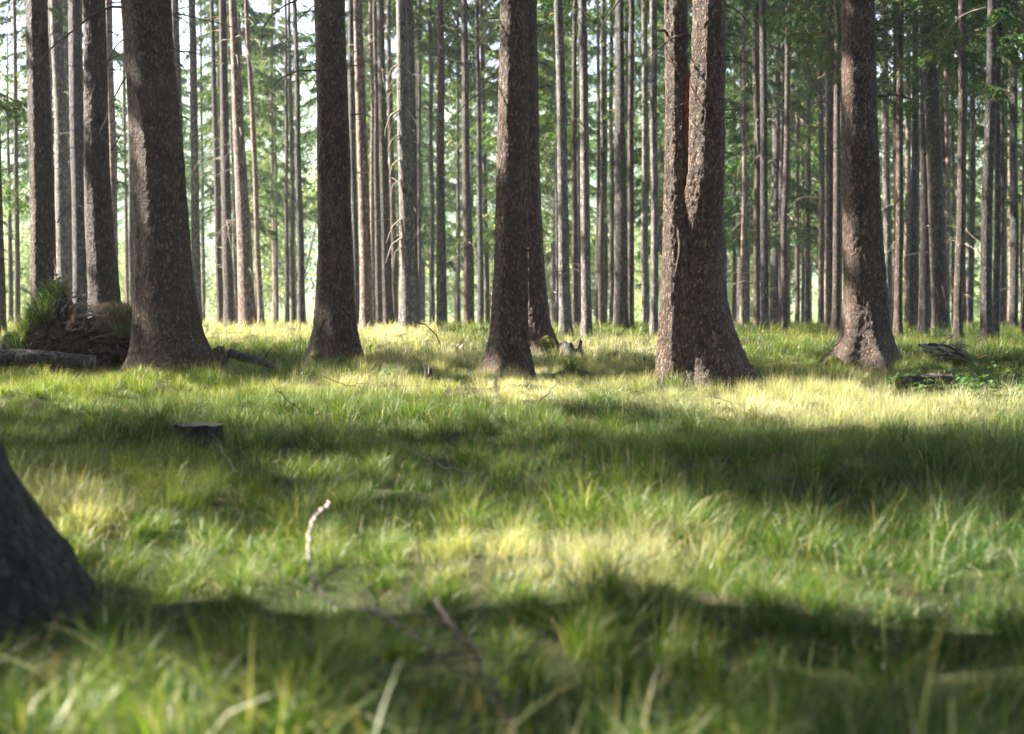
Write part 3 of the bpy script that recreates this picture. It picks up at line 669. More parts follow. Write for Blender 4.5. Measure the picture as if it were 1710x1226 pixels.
for o in [t for t in bpy.data.objects if t.get('label', '').startswith('grey spruce with a pale bent')]:
    px_branches(o, 24, [([(976, 215), (970, 205), (958, 197), (945, 196)], .018)], 'twig_pale')

# ------------------------------------------------------------------ far spruces, all alike at this distance
far_geo = []
for v in range(6):
    k = np.random.default_rng(900 + v); H = 15 + 1.2 * v
    V, Q = trunk_mesh(([-.2, 0, 3, H * .6, H], [0, 0, .02, k.normal(0, .15), k.normal(0, .2)], [0] * 5, [.15, .14, .11, .08, .012]), 9, .4, 9, .3, v, .0)
    far_geo.append((V, Q, H))
far_src = []
far_label = 'thin far-off spruce, one of the many blurred trunks in the deep background'
def far_tree(v, x, y, sc):
    t = empty('spruce_tree', (x, y, float(gz(x, y)))); t.scale = (sc,) * 3; t.rotation_euler = (0, 0, random.uniform(0, 6.28))
    tag(t, far_label, 'tree', 'far blurred spruces')
    if len(far_src) <= v:
        V, Q, H = far_geo[v]
        a = mesh('trunk', V, Q, M[['brown', 'dark', 'grey', 'brown', 'pink', 'dark'][v]], t, smooth=True)
        b = crown_obj(t, 'needles_light' if v in (1, 4) else 'needles', seed=950 + v, zb=[3.6, 2.6, 4.4, 5.0, 3.8, 1.8][v], zt=H, L0=2.7, nb=96, ntw=44, card=(.20, .042), ncard=6)
        far_src.append((a, b))
    else:
        for s in far_src[v]:
            c = s.copy(); C.objects.link(c); c.parent = t
    for j in range(6):
        o = branch_from_pool('twig_pale', int(8 * (j % 2) + 2 + rng.integers(0, 6))); o.parent = t
        h = rng.uniform(1.2, 7); ph = rng.uniform(0, 6.28); o.location = (.1 * math.cos(ph), .1 * math.sin(ph), h); o.rotation_euler = (0, .2, ph); o.scale = (1.7,) * 3
spots = []
k = np.random.default_rng(31)
for v in range(6):
    pass
tries = 0
while len(spots) < 88 and tries < 5000:
    tries += 1
    D = k.uniform(40, 98); fx = k.uniform(-.44, .44)
    fx = fx if fx > -.12 or k.random() < .55 else k.uniform(0, .44)
    x = fx * D
    if all((x - a) ** 2 + (D - b_) ** 2 > 3.2 ** 2 for a, b_ in spots): spots.append((x, D))
for i, (x, y) in enumerate(spots): far_tree(i % 6, x, y, k.uniform(.8, 1.25))

# ------------------------------------------------------------------ leafy trees and bushes on the bright far side
def broad_geo(seed, H, Rr, n, card):
    k = np.random.default_rng(seed)
    nc = 26; cz = k.uniform(.18, .95, nc) * H; cr = Rr * np.sqrt(np.clip(1 - ((cz / H - .5) / .55) ** 2, .1, 1)) * k.random(nc) ** .5
    ca = k.uniform(0, 6.28, nc); cc = np.stack([cr * np.cos(ca), cr * np.sin(ca), cz], 1)
    i = k.integers(0, nc, n); p = cc[i] + k.normal(0, 1, (n, 3)) * np.array([.32, .32, .24]) * Rr * .75
    p = p[p[:, 2] > .05]; n = len(p)
    d = k.normal(0, 1, (n, 3)); d[:, 2] -= .3; d /= np.linalg.norm(d, axis=1, keepdims=True)
    s = np.cross(d, k.normal(0, 1, (n, 3))); s /= np.linalg.norm(s, axis=1, keepdims=True)
    l = card * k.uniform(.6, 1.3, n)[:, None]
    V = np.stack([p - d * l, p + s * l * .45, p + d * l, p - s * l * .45], 1).reshape(-1, 3)
    rn = np.repeat(np.clip(.5 + .25 * k.normal(0, 1, n), 0, 1), 4)
    lt = np.stack([np.stack([cc[j] * 0 + [0, 0, H * .12], cc[j] * .5 + [0, 0, H * .05], cc[j]]) for j in range(14)])
    return V, np.arange(n * 4).reshape(n, 4), rn, lt
bsrc = []
def broad_tree(v, x, y, sc, label, name='leafy_tree'):
    t = empty(name, (x, y, float(gz(x, y)) - .05)); t.scale = (sc,) * 3; t.rotation_euler = (0, 0, random.uniform(0, 6.28))
    tag(t, label, 'tree', 'sunlit leafy trees along the far edge of the forest')
    if len(bsrc) <= v:
        V, Q, rn, lt = broad_geo(40 + v, 5 + 1.5 * v, 2.2 + .3 * v, 6500, .13)
        a = mesh('crown', V, Q, M['broad'], t, attrs={'rnd': rn})
        m = MB(); H = 5 + 1.5 * v; tt = np.linspace(0, 1, 6)
        vv, qq = tubes(np.stack([0 * tt, 0 * tt, tt * H * .7 - .1], 1)[None], (.12 * (1 - .7 * tt))[None], 8); m.add(vv, qq)
        vv, qq = tubes(lt, np.full((14, 3), .03), 4); m.add(vv, qq)
        b = m.build('trunk', M['brown'], t); bsrc.append((a, b))
    else:
        for s in bsrc[v]:
            c = s.copy(); C.objects.link(c); c.parent = t
k = np.random.default_rng(77)
for i in range(30):
    D = k.uniform(88, 125); x = (-.46 + .92 * (i + k.random()) / 30) * D
    broad_tree(i % 4 if i > 3 else i, x, D, k.uniform(.75, 1.35), 'pale sunlit leafy tree at the far edge, seen blurred between the trunks')

# ------------------------------------------------------------------ unseen spruces added round the frame, crowns shaped to make the shade
def shade_trees():
    k = np.random.default_rng(5); pts = []
    def try_grid(x0, x1, y0, y1, s):
        for gx in np.arange(x0, x1, s):
            for gy in np.arange(y0, y1, s):
                x = gx + k.uniform(-.35, .35) * s; y = gy + k.uniform(-.35, .35) * s
                if y > -1 and abs(x) < .385 * y + 1.6: continue
                if math.hypot(x, y) < 3.6: continue
                # keep the trunk's own shadow off the sunlit patches
                if x < 0 and y > -6:
                    tt = np.linspace(1, 24, 80); sx = x - SUN[0] / SUN[2] * tt; sy = y - SUN[1] / SUN[2] * tt
                    lf = litfrac(sx, sy) > .6
                    if (lf * np.where(sy < 7, 4, 1)).sum() > 7 or (x > -11 and ((litfrac(sx, sy) > .48) & (sy < 9.5) & (sx < .9)).sum() > 4): continue
                pts.append((x, y))
    try_grid(-36, -1, -6, 40, 4.0)
    try_grid(0, 24, -24, 34, 5.2)
    try_grid(-30, 0, -26, -6, 5.2)
    pts += [(-14.5, 15.17), (-20.2, 16.07), (-9.6, 14.4), (-26, 17.0)]  # added unseen trees, lined up to shade the thickest left trunk
    for i, (x, y) in enumerate(pts):
        b = tree_base(x, y); H = k.uniform(17, 22)
        t = empty('spruce_tree', b); tag(t, 'unseen spruce added outside the view, its crown shaped to cast the shade', 'tree', 'unseen spruces added for shade')
        r = k.uniform(.09, .14)
        V, Q = trunk_mesh(([-.12, 0, 1, H * .6, H], [0, 0, 0, k.normal(0, .2), k.normal(0, .3)], [0] * 5, [r * 1.1, r * 1.05, r * .95, r * .6, .015]), 12, .5, 8, .35, i, .0)
        mesh('trunk', V, Q, M['brown'], t, smooth=True)
        up = -30 < x < -3 and -5 < y < 13  # crowns made fuller here to deepen the foreground shade
        _culled(t, 1000 + i, k.uniform(6.5, 8.5), H, 3.3 if up else 2.7, 0, b, nb=110 if up else 70, ntw=26 if up else 20, card=(.32, .12), ncard=4)
    return len(pts)
print('shade trees', shade_trees())

# young foliage reaching in at the left edge
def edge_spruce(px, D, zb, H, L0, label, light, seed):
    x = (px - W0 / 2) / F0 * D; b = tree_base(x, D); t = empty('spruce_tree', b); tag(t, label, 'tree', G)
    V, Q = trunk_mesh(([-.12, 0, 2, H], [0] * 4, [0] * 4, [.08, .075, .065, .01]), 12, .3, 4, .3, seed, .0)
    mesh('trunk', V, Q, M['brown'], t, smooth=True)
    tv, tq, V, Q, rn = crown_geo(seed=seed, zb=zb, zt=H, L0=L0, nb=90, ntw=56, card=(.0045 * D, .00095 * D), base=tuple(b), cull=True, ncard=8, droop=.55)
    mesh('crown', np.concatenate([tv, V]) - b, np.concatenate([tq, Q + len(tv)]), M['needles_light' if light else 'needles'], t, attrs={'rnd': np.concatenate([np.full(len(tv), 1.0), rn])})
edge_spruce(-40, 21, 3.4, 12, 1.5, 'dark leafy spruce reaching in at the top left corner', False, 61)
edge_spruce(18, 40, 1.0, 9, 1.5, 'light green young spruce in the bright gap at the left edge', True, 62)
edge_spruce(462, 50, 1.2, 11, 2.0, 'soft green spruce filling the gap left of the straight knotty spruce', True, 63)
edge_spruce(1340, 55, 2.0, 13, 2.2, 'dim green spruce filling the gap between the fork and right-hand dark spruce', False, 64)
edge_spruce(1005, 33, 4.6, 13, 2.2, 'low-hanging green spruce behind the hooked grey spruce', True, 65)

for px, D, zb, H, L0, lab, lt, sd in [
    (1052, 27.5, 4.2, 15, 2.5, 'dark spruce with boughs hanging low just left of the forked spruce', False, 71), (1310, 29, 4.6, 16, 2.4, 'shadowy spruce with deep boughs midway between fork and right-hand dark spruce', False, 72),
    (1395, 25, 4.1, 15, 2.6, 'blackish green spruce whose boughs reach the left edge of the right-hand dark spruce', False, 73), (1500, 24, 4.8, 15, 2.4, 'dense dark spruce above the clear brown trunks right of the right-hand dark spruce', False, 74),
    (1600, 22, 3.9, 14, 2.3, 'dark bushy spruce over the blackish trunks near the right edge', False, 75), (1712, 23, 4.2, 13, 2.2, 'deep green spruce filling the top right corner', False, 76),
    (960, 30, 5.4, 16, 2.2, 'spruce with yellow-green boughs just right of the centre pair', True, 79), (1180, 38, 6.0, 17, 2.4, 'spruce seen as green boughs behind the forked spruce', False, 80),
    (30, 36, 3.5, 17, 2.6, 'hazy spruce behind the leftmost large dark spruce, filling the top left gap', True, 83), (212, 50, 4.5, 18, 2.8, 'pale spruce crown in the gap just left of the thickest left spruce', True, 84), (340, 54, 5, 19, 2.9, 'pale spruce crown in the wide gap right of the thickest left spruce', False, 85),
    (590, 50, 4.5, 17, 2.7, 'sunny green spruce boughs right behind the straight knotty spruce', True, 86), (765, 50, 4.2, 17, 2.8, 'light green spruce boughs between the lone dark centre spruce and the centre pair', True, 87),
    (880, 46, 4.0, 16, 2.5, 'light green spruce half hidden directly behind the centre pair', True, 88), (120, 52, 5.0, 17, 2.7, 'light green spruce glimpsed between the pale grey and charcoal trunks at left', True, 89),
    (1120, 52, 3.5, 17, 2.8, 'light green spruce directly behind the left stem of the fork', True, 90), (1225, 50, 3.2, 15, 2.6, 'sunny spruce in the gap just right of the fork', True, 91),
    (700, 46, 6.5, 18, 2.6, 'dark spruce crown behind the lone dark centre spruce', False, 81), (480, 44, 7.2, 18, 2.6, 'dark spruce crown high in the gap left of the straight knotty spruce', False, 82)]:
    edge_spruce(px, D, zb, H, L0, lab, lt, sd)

# ------------------------------------------------------------------ grass: uncountable blades, one mass
def blade_arrays(X, Y, Z, Ht, Wd, az, bend, nsg, rnd, dry, twist):
    n = len(X); t = np.linspace(0, 1, nsg + 1)
    c, s = np.cos(az), np.sin(az)
    out = Ht[:, None] * bend[:, None] * t ** 1.8
    up = Ht[:, None] * (t - .5 * np.clip(bend, 0, 1.3)[:, None] ** 1.5 * t ** 2.6)
    wv = Wd[:, None] * (1 - t * .88) * (.75 + .5 * np.sin(np.pi * np.clip(t + .15, 0, 1)))
    ca, sa = np.cos(az + twist), np.sin(az + twist)
    cx = X[:, None] + c[:, None] * out; cy_ = Y[:, None] + s[:, None] * out; cz = Z[:, None] + up
    wx = -sa[:, None] * wv * .5; wy = ca[:, None] * wv * .5
    V = np.stack([np.stack([cx - wx, cy_ - wy, cz], -1), np.stack([cx + wx, cy_ + wy, cz], -1)], 2)  # n, nsg+1, 2, 3
    idx = np.arange(n * (nsg + 1) * 2).reshape(n, nsg + 1, 2)
    Q = np.stack([idx[:, :-1, 0], idx[:, :-1, 1], idx[:, 1:, 1], idx[:, 1:, 0]], -1).reshape(-1, 4)
    tip = np.clip((t - .72) / .28, 0, 1)[None] * (np.random.default_rng(3).random(n) < .3)[:, None] * .85
    rp = lambda a: np.broadcast_to(a[:, None, None], (n, nsg + 1, 2)).reshape(-1)
    return V.reshape(-1, 3), Q, rp(rnd), rp(dry), np.broadcast_to(tip[:, :, None], (n, nsg + 1, 2)).reshape(-1)
DRY_SUNNY = [(1420, 655, 330, 34, .62), (880, 628, 90, 26, .85), (700, 590, 110, 40, .45), (620, 630, 180, 16, .4), (430, 550, 130, 12, .7), (1010, 575, 150, 14, .6), (960, 890, 220, 40, .6), (660, 552, 70, 14, .9), (1030, 615, 80, 30, .3),
       (120, 820, 90, 40, .45)]  # straw-dry patches, and pale colour that brightens the sun pools
def dry_sunny(px, py):
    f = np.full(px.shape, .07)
    for cx, cy_, rx, ry, v in DRY_SUNNY:
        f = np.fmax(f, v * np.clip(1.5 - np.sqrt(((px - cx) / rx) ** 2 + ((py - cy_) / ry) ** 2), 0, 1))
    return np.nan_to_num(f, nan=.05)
def make_grass():
    k = np.random.default_rng(12)
    VV, QQ, A1, A2, A3 = [], [], [], [], []; n0 = 0
    #        y0   y1   dens  nseg  width height
    bands = [(1.1, 3.0, 7000, 4, .0032, .16), (3.0, 6.5, 10500, 3, .0022, .12), (6.5, 11, 9500, 3, .0022, .115), (11, 16, 5500, 2, .0030, .12), (16, 25, 1200, 2, .0062, .14), (25, 48, 220, 2, .015, .20), (48, 90, 40, 2, .035, .22)]
    for y0, y1, dens, ns, wd, ht in bands:
        hw = lambda y: .385 * y + 1.3
        area = (hw(y0) + hw(y1)) * (y1 - y0); n = int(area * dens)
        Y = np.sqrt(k.uniform(y0 ** 2, y1 ** 2, n)); X = k.uniform(-1, 1, n) * hw(Y)
        # clumping: pull blades towards tuft centres
        cs = .20 if y1 < 12 else .26
        gx, gy = np.round(X / cs), np.round(Y / cs)
        jx = (_h(gx.astype(int), gy.astype(int), gx.astype(int) * 0, 5) - .5) * cs * .8; jy = (_h(gx.astype(int), gy.astype(int), gx.astype(int) * 0, 6) - .5) * cs * .8
        pull = k.uniform(0, .85, n)
        tx, ty = gx * cs + jx, gy * cs + jy
        X = X + (tx - X) * pull; Y = Y + (ty - Y) * pull
        tr = _h(gx.astype(int), gy.astype(int), gx.astype(int) * 0, 7)
        cov = fbm(X * .9, Y * .9, 0, 41)
        keep = k.random(n) < np.clip((cov - .2) * 4, .6, 1)
        # bare needle litter and herbs round the right-hand brush
        px, py = proj(X, Y, gz(X, Y) + .1)
        bare = np.clip(1.3 - np.sqrt(((px - 1600) / 170) ** 2 + ((py - 632) / 28) ** 2), 0, 1)
        keep &= k.random(n) > bare * .9
        X, Y, tx, ty, tr, px, py = X[keep], Y[keep], tx[keep], ty[keep], tr[keep], px[keep], py[keep]; n = len(X)
        Z = gz(X, Y) - .01
        hn = fbm(X * .8 + 9, Y * .8, 0, 51)
        Ht = ht * k.uniform(.4, 1.25, n) * (.5 + 1.0 * hn) * (.5 + 1.0 * tr)
        for cx, cy_, rx, ry, hm, hs_ in [(1000, 960, 80, 60, .8, -.35), (1120, 690, 60, 22, .7, -.4), (1450, 1120, 140, 90, .35, -.1), (235, 690, 110, 30, .6, -.1), (1060, 790, 120, 40, .4, 0), (1600, 760, 120, 60, .4, -.3), (640, 605, 50, 14, .5, -.4), (870, 822, 90, 34, .9, .1),
                                         (470, 800, 120, 40, -.3, .1), (860, 640, 130, 20, -.35, .1), (980, 880, 200, 30, -.2, .1), (1560, 880, 160, 60, .3, -.2)]:
            gsh = np.nan_to_num(np.clip(1.4 - np.sqrt(((px - cx) / rx) ** 2 + ((py - cy_) / ry) ** 2), 0, 1)); Ht = Ht * (1 + hm * gsh); tr = tr + hs_ * gsh
        out = np.arctan2(Y - ty, X - tx); flow = fbm(X * .35, Y * .35, 0, 61) * 12.5
        az = np.where(k.random(n) < .72, out, flow) + k.normal(0, .9, n)
        bend = np.clip(k.normal(.68, .36, n) + .25 * (vn(X * 1.2, Y * 1.2, 0, 71) - .5), .05, 1.25)
        dr = dry_sunny(px, py)
        dry = np.clip(np.where(k.random(n) < dr, k.uniform(.4, 1, n), k.uniform(0, .25, n) * (dr > .2)), 0, 1)  # straw-dry blades, and the pale colour that brightens the sun pools
        hue = vn(X * .55, Y * .55, 0, 81) * .5 + tr * .3
        rnd = np.clip(hue + k.normal(.08, .2, n) , 0, 1)
        # near the lens some blades are broad and tall
        Wd = wd * k.uniform(.6, 1.35, n)
        if y1 <= 3: 
            broad = k.random(n) < .07; Wd = np.where(broad, Wd * 1.9, Wd); Ht = np.where(broad, Ht * 1.25, Ht)
        v, q, a, b, c = blade_arrays(X, Y, Z, Ht, Wd, az, bend, ns, rnd, dry, k.normal(0, .9, n))
        VV.append(v); QQ.append(q + n0); n0 += len(v); A1.append(a); A2.append(b); A3.append(c)
    # broad blades right in front of the lens
    gr = [(620, 150), (700, 60), (590, 60), (760, 50), (960, 30), (1130, 60), (830, 60), (430, 90), (200, 160), (60, 120), (310, 120), (1330, 60), (1520, 80), (1650, 70)]
    xs_, ys_ = [], []
    for px, wpx in gr:
        for _ in range(16 if wpx > 80 else 8):
            D = k.uniform(1.85, 2.5); xs_.append((px + k.uniform(-1, 1) * wpx - W0 / 2) / F0 * D); ys_.append(D)
    X, Y = np.array(xs_), np.array(ys_); n = len(X)
    v, q, a, b, c = blade_arrays(X, Y, gz(X, Y) - .01, k.uniform(.20, .34, n), k.uniform(.0045, .0085, n), k.uniform(0, 6.28, n), np.clip(k.normal(.75, .38, n), .05, 1.4), 8, k.uniform(.55, .95, n), k.uniform(0, .3, n), k.normal(0, .8, n))
    VV.append(v); QQ.append(q + n0); n0 += len(v); A1.append(a); A2.append(b); A3.append(c)
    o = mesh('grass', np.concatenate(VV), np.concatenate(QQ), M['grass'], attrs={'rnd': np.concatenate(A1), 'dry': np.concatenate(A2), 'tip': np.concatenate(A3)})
    tag(o, 'long fine forest grass covering the clearing', None, None, 'stuff')
    print('grass quads', sum(len(q) for q in QQ))
make_grass()

def tuft(parent, name, pts, ht, seed, per=60, spread=.12, wd=.004, droop=.6, dryf=.15, mat='grass'):
    k = np.random.default_rng(seed); pts = np.asarray(pts, float); n = per * len(pts)
    c = np.repeat(pts, per, 0); X = c[:, 0] + k.normal(0, spread, n); Y = c[:, 1] + k.normal(0, spread, n)
    az = np.arctan2(Y - c[:, 1], X - c[:, 0]) + k.normal(0, .5, n)
    v, q, a, b, t = blade_arrays(X, Y, c[:, 2] + k.normal(0, .015, n), ht * k.uniform(.5, 1.2, n), wd * k.uniform(.6, 1.3, n), az, np.clip(k.normal(droop, .3, n), .1, 1.6), 4,
                                 np.clip(k.normal(.45, .2, n), 0, 1), (k.random(n) < dryf) * .8, k.normal(0, .9, n))
    return mesh(name, v, q, M[mat], parent, attrs={'rnd': a, 'dry': b, 'tip': t})

# ------------------------------------------------------------------ uprooted root plate, mound, logs, stumps
def lump(cx, cy_, cz, rx, ry, rz, seed, amp=.25, peak=0, skew=0, n=72, m=48, q=5):
    th = np.arange(n) * 2 * math.pi / n; ph = np.linspace(-.5 * math.pi, .5 * math.pi, m)
    TH, PH = np.meshgrid(th, ph); x, y, z = np.cos(PH) * np.cos(TH), np.cos(PH) * np.sin(TH), np.sin(PH)
    zz = np.clip(z, 0, 1)
    sc = 1 - peak * zz
    d = 1 + amp * 2 * (fbm(x * q * .5 + seed, y * q * .5, z * q * .5, seed) - .5) + amp * .9 * (fbm(x * q * 2 + seed, y * q * 2, z * q * 2, seed + 3) - .5)
    V = np.stack([cx + rx * x * sc * d + skew * zz, cy_ + ry * y * sc * d, cz + rz * z * d], -1).reshape(-1, 3)
    idx = np.arange(n * m).reshape(m, n); a, b = idx[:-1], idx[1:]
    return V, np.stack([a, np.roll(a, -1, 1), np.roll(b, -1, 1), b], -1).reshape(-1, 4)
def pxtube(m, pts, D, rad, origin, k, dep=0, n=7, wob=.006, taper=.7, seg=14):
    kk = len(pts); q = smooth_path([P(a, b, D + dep * i / (kk - 1)) - origin for i, (a, b) in enumerate(pts)], seg)
    q[1:-1] += k.normal(0, wob, (seg - 2, 3)); t = np.linspace(0, 1, seg)
    v, qq = tubes(q[None], (rad * (1 - taper * t) * (1 + .15 * k.normal(0, 1, seg)))[None], n); m.add(v, qq)

k = np.random.default_rng(3)
D = 13.6; o0 = P(85, 575, D); o0[2] = float(gz(o0[0], o0[1]))
t = empty('root_plate', o0); tag(t, 'upturned root plate with grass on top and torn reddish roots, behind the log', 'root plate')
def rel(px, py, dd=0): return P(px, py, D + dd) - o0
m = MB(); c = rel(88, 560); V, Q = lump(c[0], c[1], c[2], .27, .22, .46, 4, .5, .62, .03, 110, 80, 8); m.add(V, Q)
c = rel(128, 560); V, Q = lump(c[0], c[1], c[2], .17, .2, .20, 5, .55, .5, 0, 90, 60, 8); m.add(V, Q)
m.build('soil', M['soil'], t, False)
for pts, r_ in [([(95, 470), (92, 452), (91, 430)], .012), ([(112, 500), (128, 494), (147, 490)], .014), ([(115, 512), (132, 507), (150, 512), (148, 522)], .014), ([(122, 528), (150, 527), (162, 524), (172, 518)], .020),
              ([(108, 478), (118, 500), (116, 540), (128, 552)], .018), ([(117, 505), (124, 530), (132, 545)], .022), ([(105, 540), (125, 533), (148, 548)], .012), ([(98, 468), (110, 490), (120, 478), (127, 462)], .008),
              ([(104, 520), (118, 495), (130, 480)], .010), ([(120, 552), (135, 548), (142, 535)], .012), ([(90, 470), (104, 462), (108, 480)], .016), ([(130, 515), (140, 500), (135, 488)], .008)]:
    mm = MB(); pxtube(mm, pts, D - .22, r_, o0, k, .1); mm.build('root', M['wood' if r_ in (.018, .022) else 'wood_grey'], t, True)
for i in range(42):
    a = (k.uniform(70, 150), k.uniform(485, 560)); an = k.uniform(-2.6, .6); L = k.uniform(8, 30)
    mm = MB()
    pxtube(mm, [a, (a[0] + L * .5 * math.cos(an), a[1] + L * .5 * math.sin(an)), (a[0] + L * math.cos(an + .5), a[1] + L * math.sin(an + .5) + 4)], D - k.uniform(.1, .28), k.uniform(.002, .006), o0, k, -.03, 4, .006, .6, 8)
    mm.build('fine_root', M['wood_grey' if i % 2 else 'twig'], t)
m = MB()
for (a, b, ww, hh) in [(124, 528, .025, .09), (116, 545, .03, .05)]:
    c = rel(a, b, -.27); V, Q = lump(c[0], c[1], c[2], ww, .03, hh, 9, .5, .5, .02, 20, 14); m.add(V, Q)
m.build('torn_wood', M['wood'], t, False)
pts = [rel(60 + 45 * k.random(), 500, -.24 + .3 * k.random()) for _ in range(26)]
pts = []
for i in range(58):
    u = k.random(); px = 22 + 74 * u; pyy = 568 - 92 * u + k.uniform(0, 55) * (1 - u * .5); pts.append(rel(px, pyy, -.2 + .22 * k.random()))
tuft(t, 'turf', pts, .19, 5, per=60, spread=.035, droop=1.05, wd=.0045, dryf=.12, mat='grass')
# small dark stump at the far left of it
o1 = P(17, 570, 14.2); o1[2] = float(gz(o1[0], o1[1])); s = empty('tree_stump', o1); tag(s, 'small dark rotten stump at the left edge beside the root plate', 'stump')
V, Q = lump(0, 0, .12, .10, .12, .20, 12, .3, .15, 0, 40, 24); mesh('stump_body', V, Q, M['soil'], s, True)
V, Q = lump(.01, 0, .29, .07, .08, .04, 13, .5, .2, 0, 30, 18); mesh('moss_cap', V, Q, M['moss'], s, True)
# second mound
D = 13.9; o2 = P(188, 575, D); o2[2] = float(gz(o2[0], o2[1])); t = empty('grassy_mound', o2); tag(t, 'mound of matted dead grass and roots between root plate and thickest left spruce', 'mound')
c = P(192, 570, D) - o2; V, Q = lump(c[0], c[1], c[2], .36, .3, .31, 21, .5, .35, .03, 110, 70, 8); mesh('soil', V, Q, M['soil'], t, False)
pts = [P(160 + 66 * k.random(), 515 + 50 * k.random(), D - .28 + .1 * k.random()) - o2 for _ in range(34)]
tuft(t, 'dead_grass', pts, .15, 8, per=60, spread=.045, droop=1.4, wd=.005, dryf=.75, mat='straw')
tuft(t, 'green_grass', [P(196 + 30 * k.random(), 520 + 45 * k.random(), D - .36 + .08 * k.random()) - o2 for _ in range(16)], .13, 9, per=40, spread=.04, droop=1.0, wd=.006, dryf=.3)
for pts_, r_ in [([(140, 560), (165, 535), (200, 515), (225, 508)], .006), ([(130, 575), (170, 560), (215, 553)], .008), ([(150, 520), (175, 530), (190, 545)], .008), ([(200, 508), (215, 530), (222, 560)], .006), ([(125, 560), (145, 580), (155, 592)], .01)]:
    mm = MB(); pxtube(mm, pts_, D - .38, r_, o2, k, 0); mm.build('root', M['wood_grey'], t, True)

def log(name, label, ptsL, D, r, mat, o_mat='cut', dep=0, taper=.15, seed=1):
    o = P(*ptsL[0], D); t = empty(name, o); tag(t, label, 'log')
    kk = len(ptsL); q = smooth_path([P(a, b, D + dep * i / (kk - 1)) - o for i, (a, b) in enumerate(ptsL)], 60)
    T = np.gradient(q, axis=0); T /= np.linalg.norm(T, axis=1, keepdims=True)
    A = np.cross(T, [0, 0, 1.]); A /= np.linalg.norm(A, axis=1, keepdims=True); B = np.cross(A, T)
    n = 40; th = np.arange(n) * 2 * math.pi / n; u = np.linspace(0, 1, 60)
    rr = r * (1 - taper * u)[:, None] * (1 + .12 * (fbm(np.cos(th)[None] * 2 + seed, np.sin(th)[None] * 2, u[:, None] * 9, seed) - .5) * 2 + .1 * (vn(th[None] * 5, u[:, None] * 40, 0, seed) - .5))
    V = q[:, None] + rr[..., None] * (A[:, None] * np.cos(th)[:, None] + B[:, None] * np.sin(th)[:, None])
    idx = np.arange(60 * n).reshape(60, n); a, b = idx[:-1], idx[1:]
    mesh('bark', V.reshape(-1, 3), np.stack([a, np.roll(a, -1, 1), np.roll(b, -1, 1), b], -1).reshape(-1, 4), M[mat], t, True)
    for e, sgn in ((0, -1), (59, 1)):
        c = q[e] + T[e] * sgn * .004; ring = V[e]; VV = np.concatenate([[c + T[e] * sgn * .01], ring]); TT = [(0, 1 + i, 1 + (i + 1) % n) for i in range(n)]
        mesh('cut_end', VV, np.zeros((0, 4)), M[o_mat], t, False, T=TT)
    return t
log('fallen_log', 'fallen grey-barked log lying in front of the root plate at left', [(-60, 600), (20, 597), (80, 598), (158, 606)], 12.9, .085, 'dark', dep=.1, seed=3, taper=.3)
log('fallen_log', 'short dark log in the grass right of the thickest left spruce', [(384, 590), (410, 598), (440, 606), (458, 612)], 13.2, .045, 'dark', 'wood', dep=-.2, taper=.4, seed=5)
log('fallen_log', 'half-buried mossy log among the herbs at right', [(1500, 640), (1560, 632), (1600, 634)], 11.4, .05, 'brown', 'moss', dep=.2, taper=.3, seed=7)
def stump(label, px, py, D, rx, h, seed, mat='brown', jag=.35, top='cut', name='tree_stump'):
    o = P(px, py, D); o[2] = float(gz(o[0], o[1])); t = empty(name, o); tag(t, label, 'stump')
    n, mm_ = 48, 20; th = np.arange(n) * 2 * math.pi / n; u = np.linspace(0, 1, mm_)
    hj = h * (1 + jag * 2 * (vn(np.cos(th) * 2.5 + seed, np.sin(th) * 2.5, 0, seed) - .5))
    rr = rx * (1 + .5 * np.exp(-u[:, None] * 5)) * (1 + .2 * (fbm(np.cos(th)[None] * 2, np.sin(th)[None] * 2, u[:, None] * 2, seed) - .5))
    V = np.stack([rr * np.cos(th), rr * np.sin(th), u[:, None] * hj[None] - .05 * (1 - u[:, None])], -1)
    idx = np.arange(mm_ * n).reshape(mm_, n); a, b = idx[:-1], idx[1:]
    mesh('bark', V.reshape(-1, 3), np.stack([a, np.roll(a, -1, 1), np.roll(b, -1, 1), b], -1).reshape(-1, 4), M[mat], t, True)
    inner = V[-1] * np.array([.5, .5, 1]) - np.array([0, 0, h * jag * .5]); ring = V[-1]
    VV = np.concatenate([ring * [1, 1, 1], inner, [[0, 0, inner[:, 2].mean()]]])
    i = np.arange(n); j = (i + 1) % n
    mesh('top', VV, np.stack([i, j, j + n, i + n], -1), M[top], t, False, T=np.stack([i + n, j + n, np.full(n, 2 * n)], -1))
    return t
p = on_ground(332, 735, .03); stump('low cut stump with a weathered flat top in the grass at left', 330, 722, p[1] + .1, .125, .085, 4, 'black', .10, 'stumptop')
stump('jagged rotten stump with torn wood right of the thickest left spruce', 367, 590, 13.1, .07, .26, 8, 'brown', .4, 'wood')
stump('small broken stump poking out of the dry grass left of centre', 716, 640, 11.6, .035, .17, 9, 'brown', .45, 'wood_grey')
stump('crumbling dark stump right of the reddish centre spruce', 953, 580, 17.2, .13, .14, 10, 'dark', .6, 'soil')
stump('low flat rotten stump in the grass left of the centre pair', 760, 572, 18.5, .12, .09, 15, 'brown', .5, 'wood_grey')

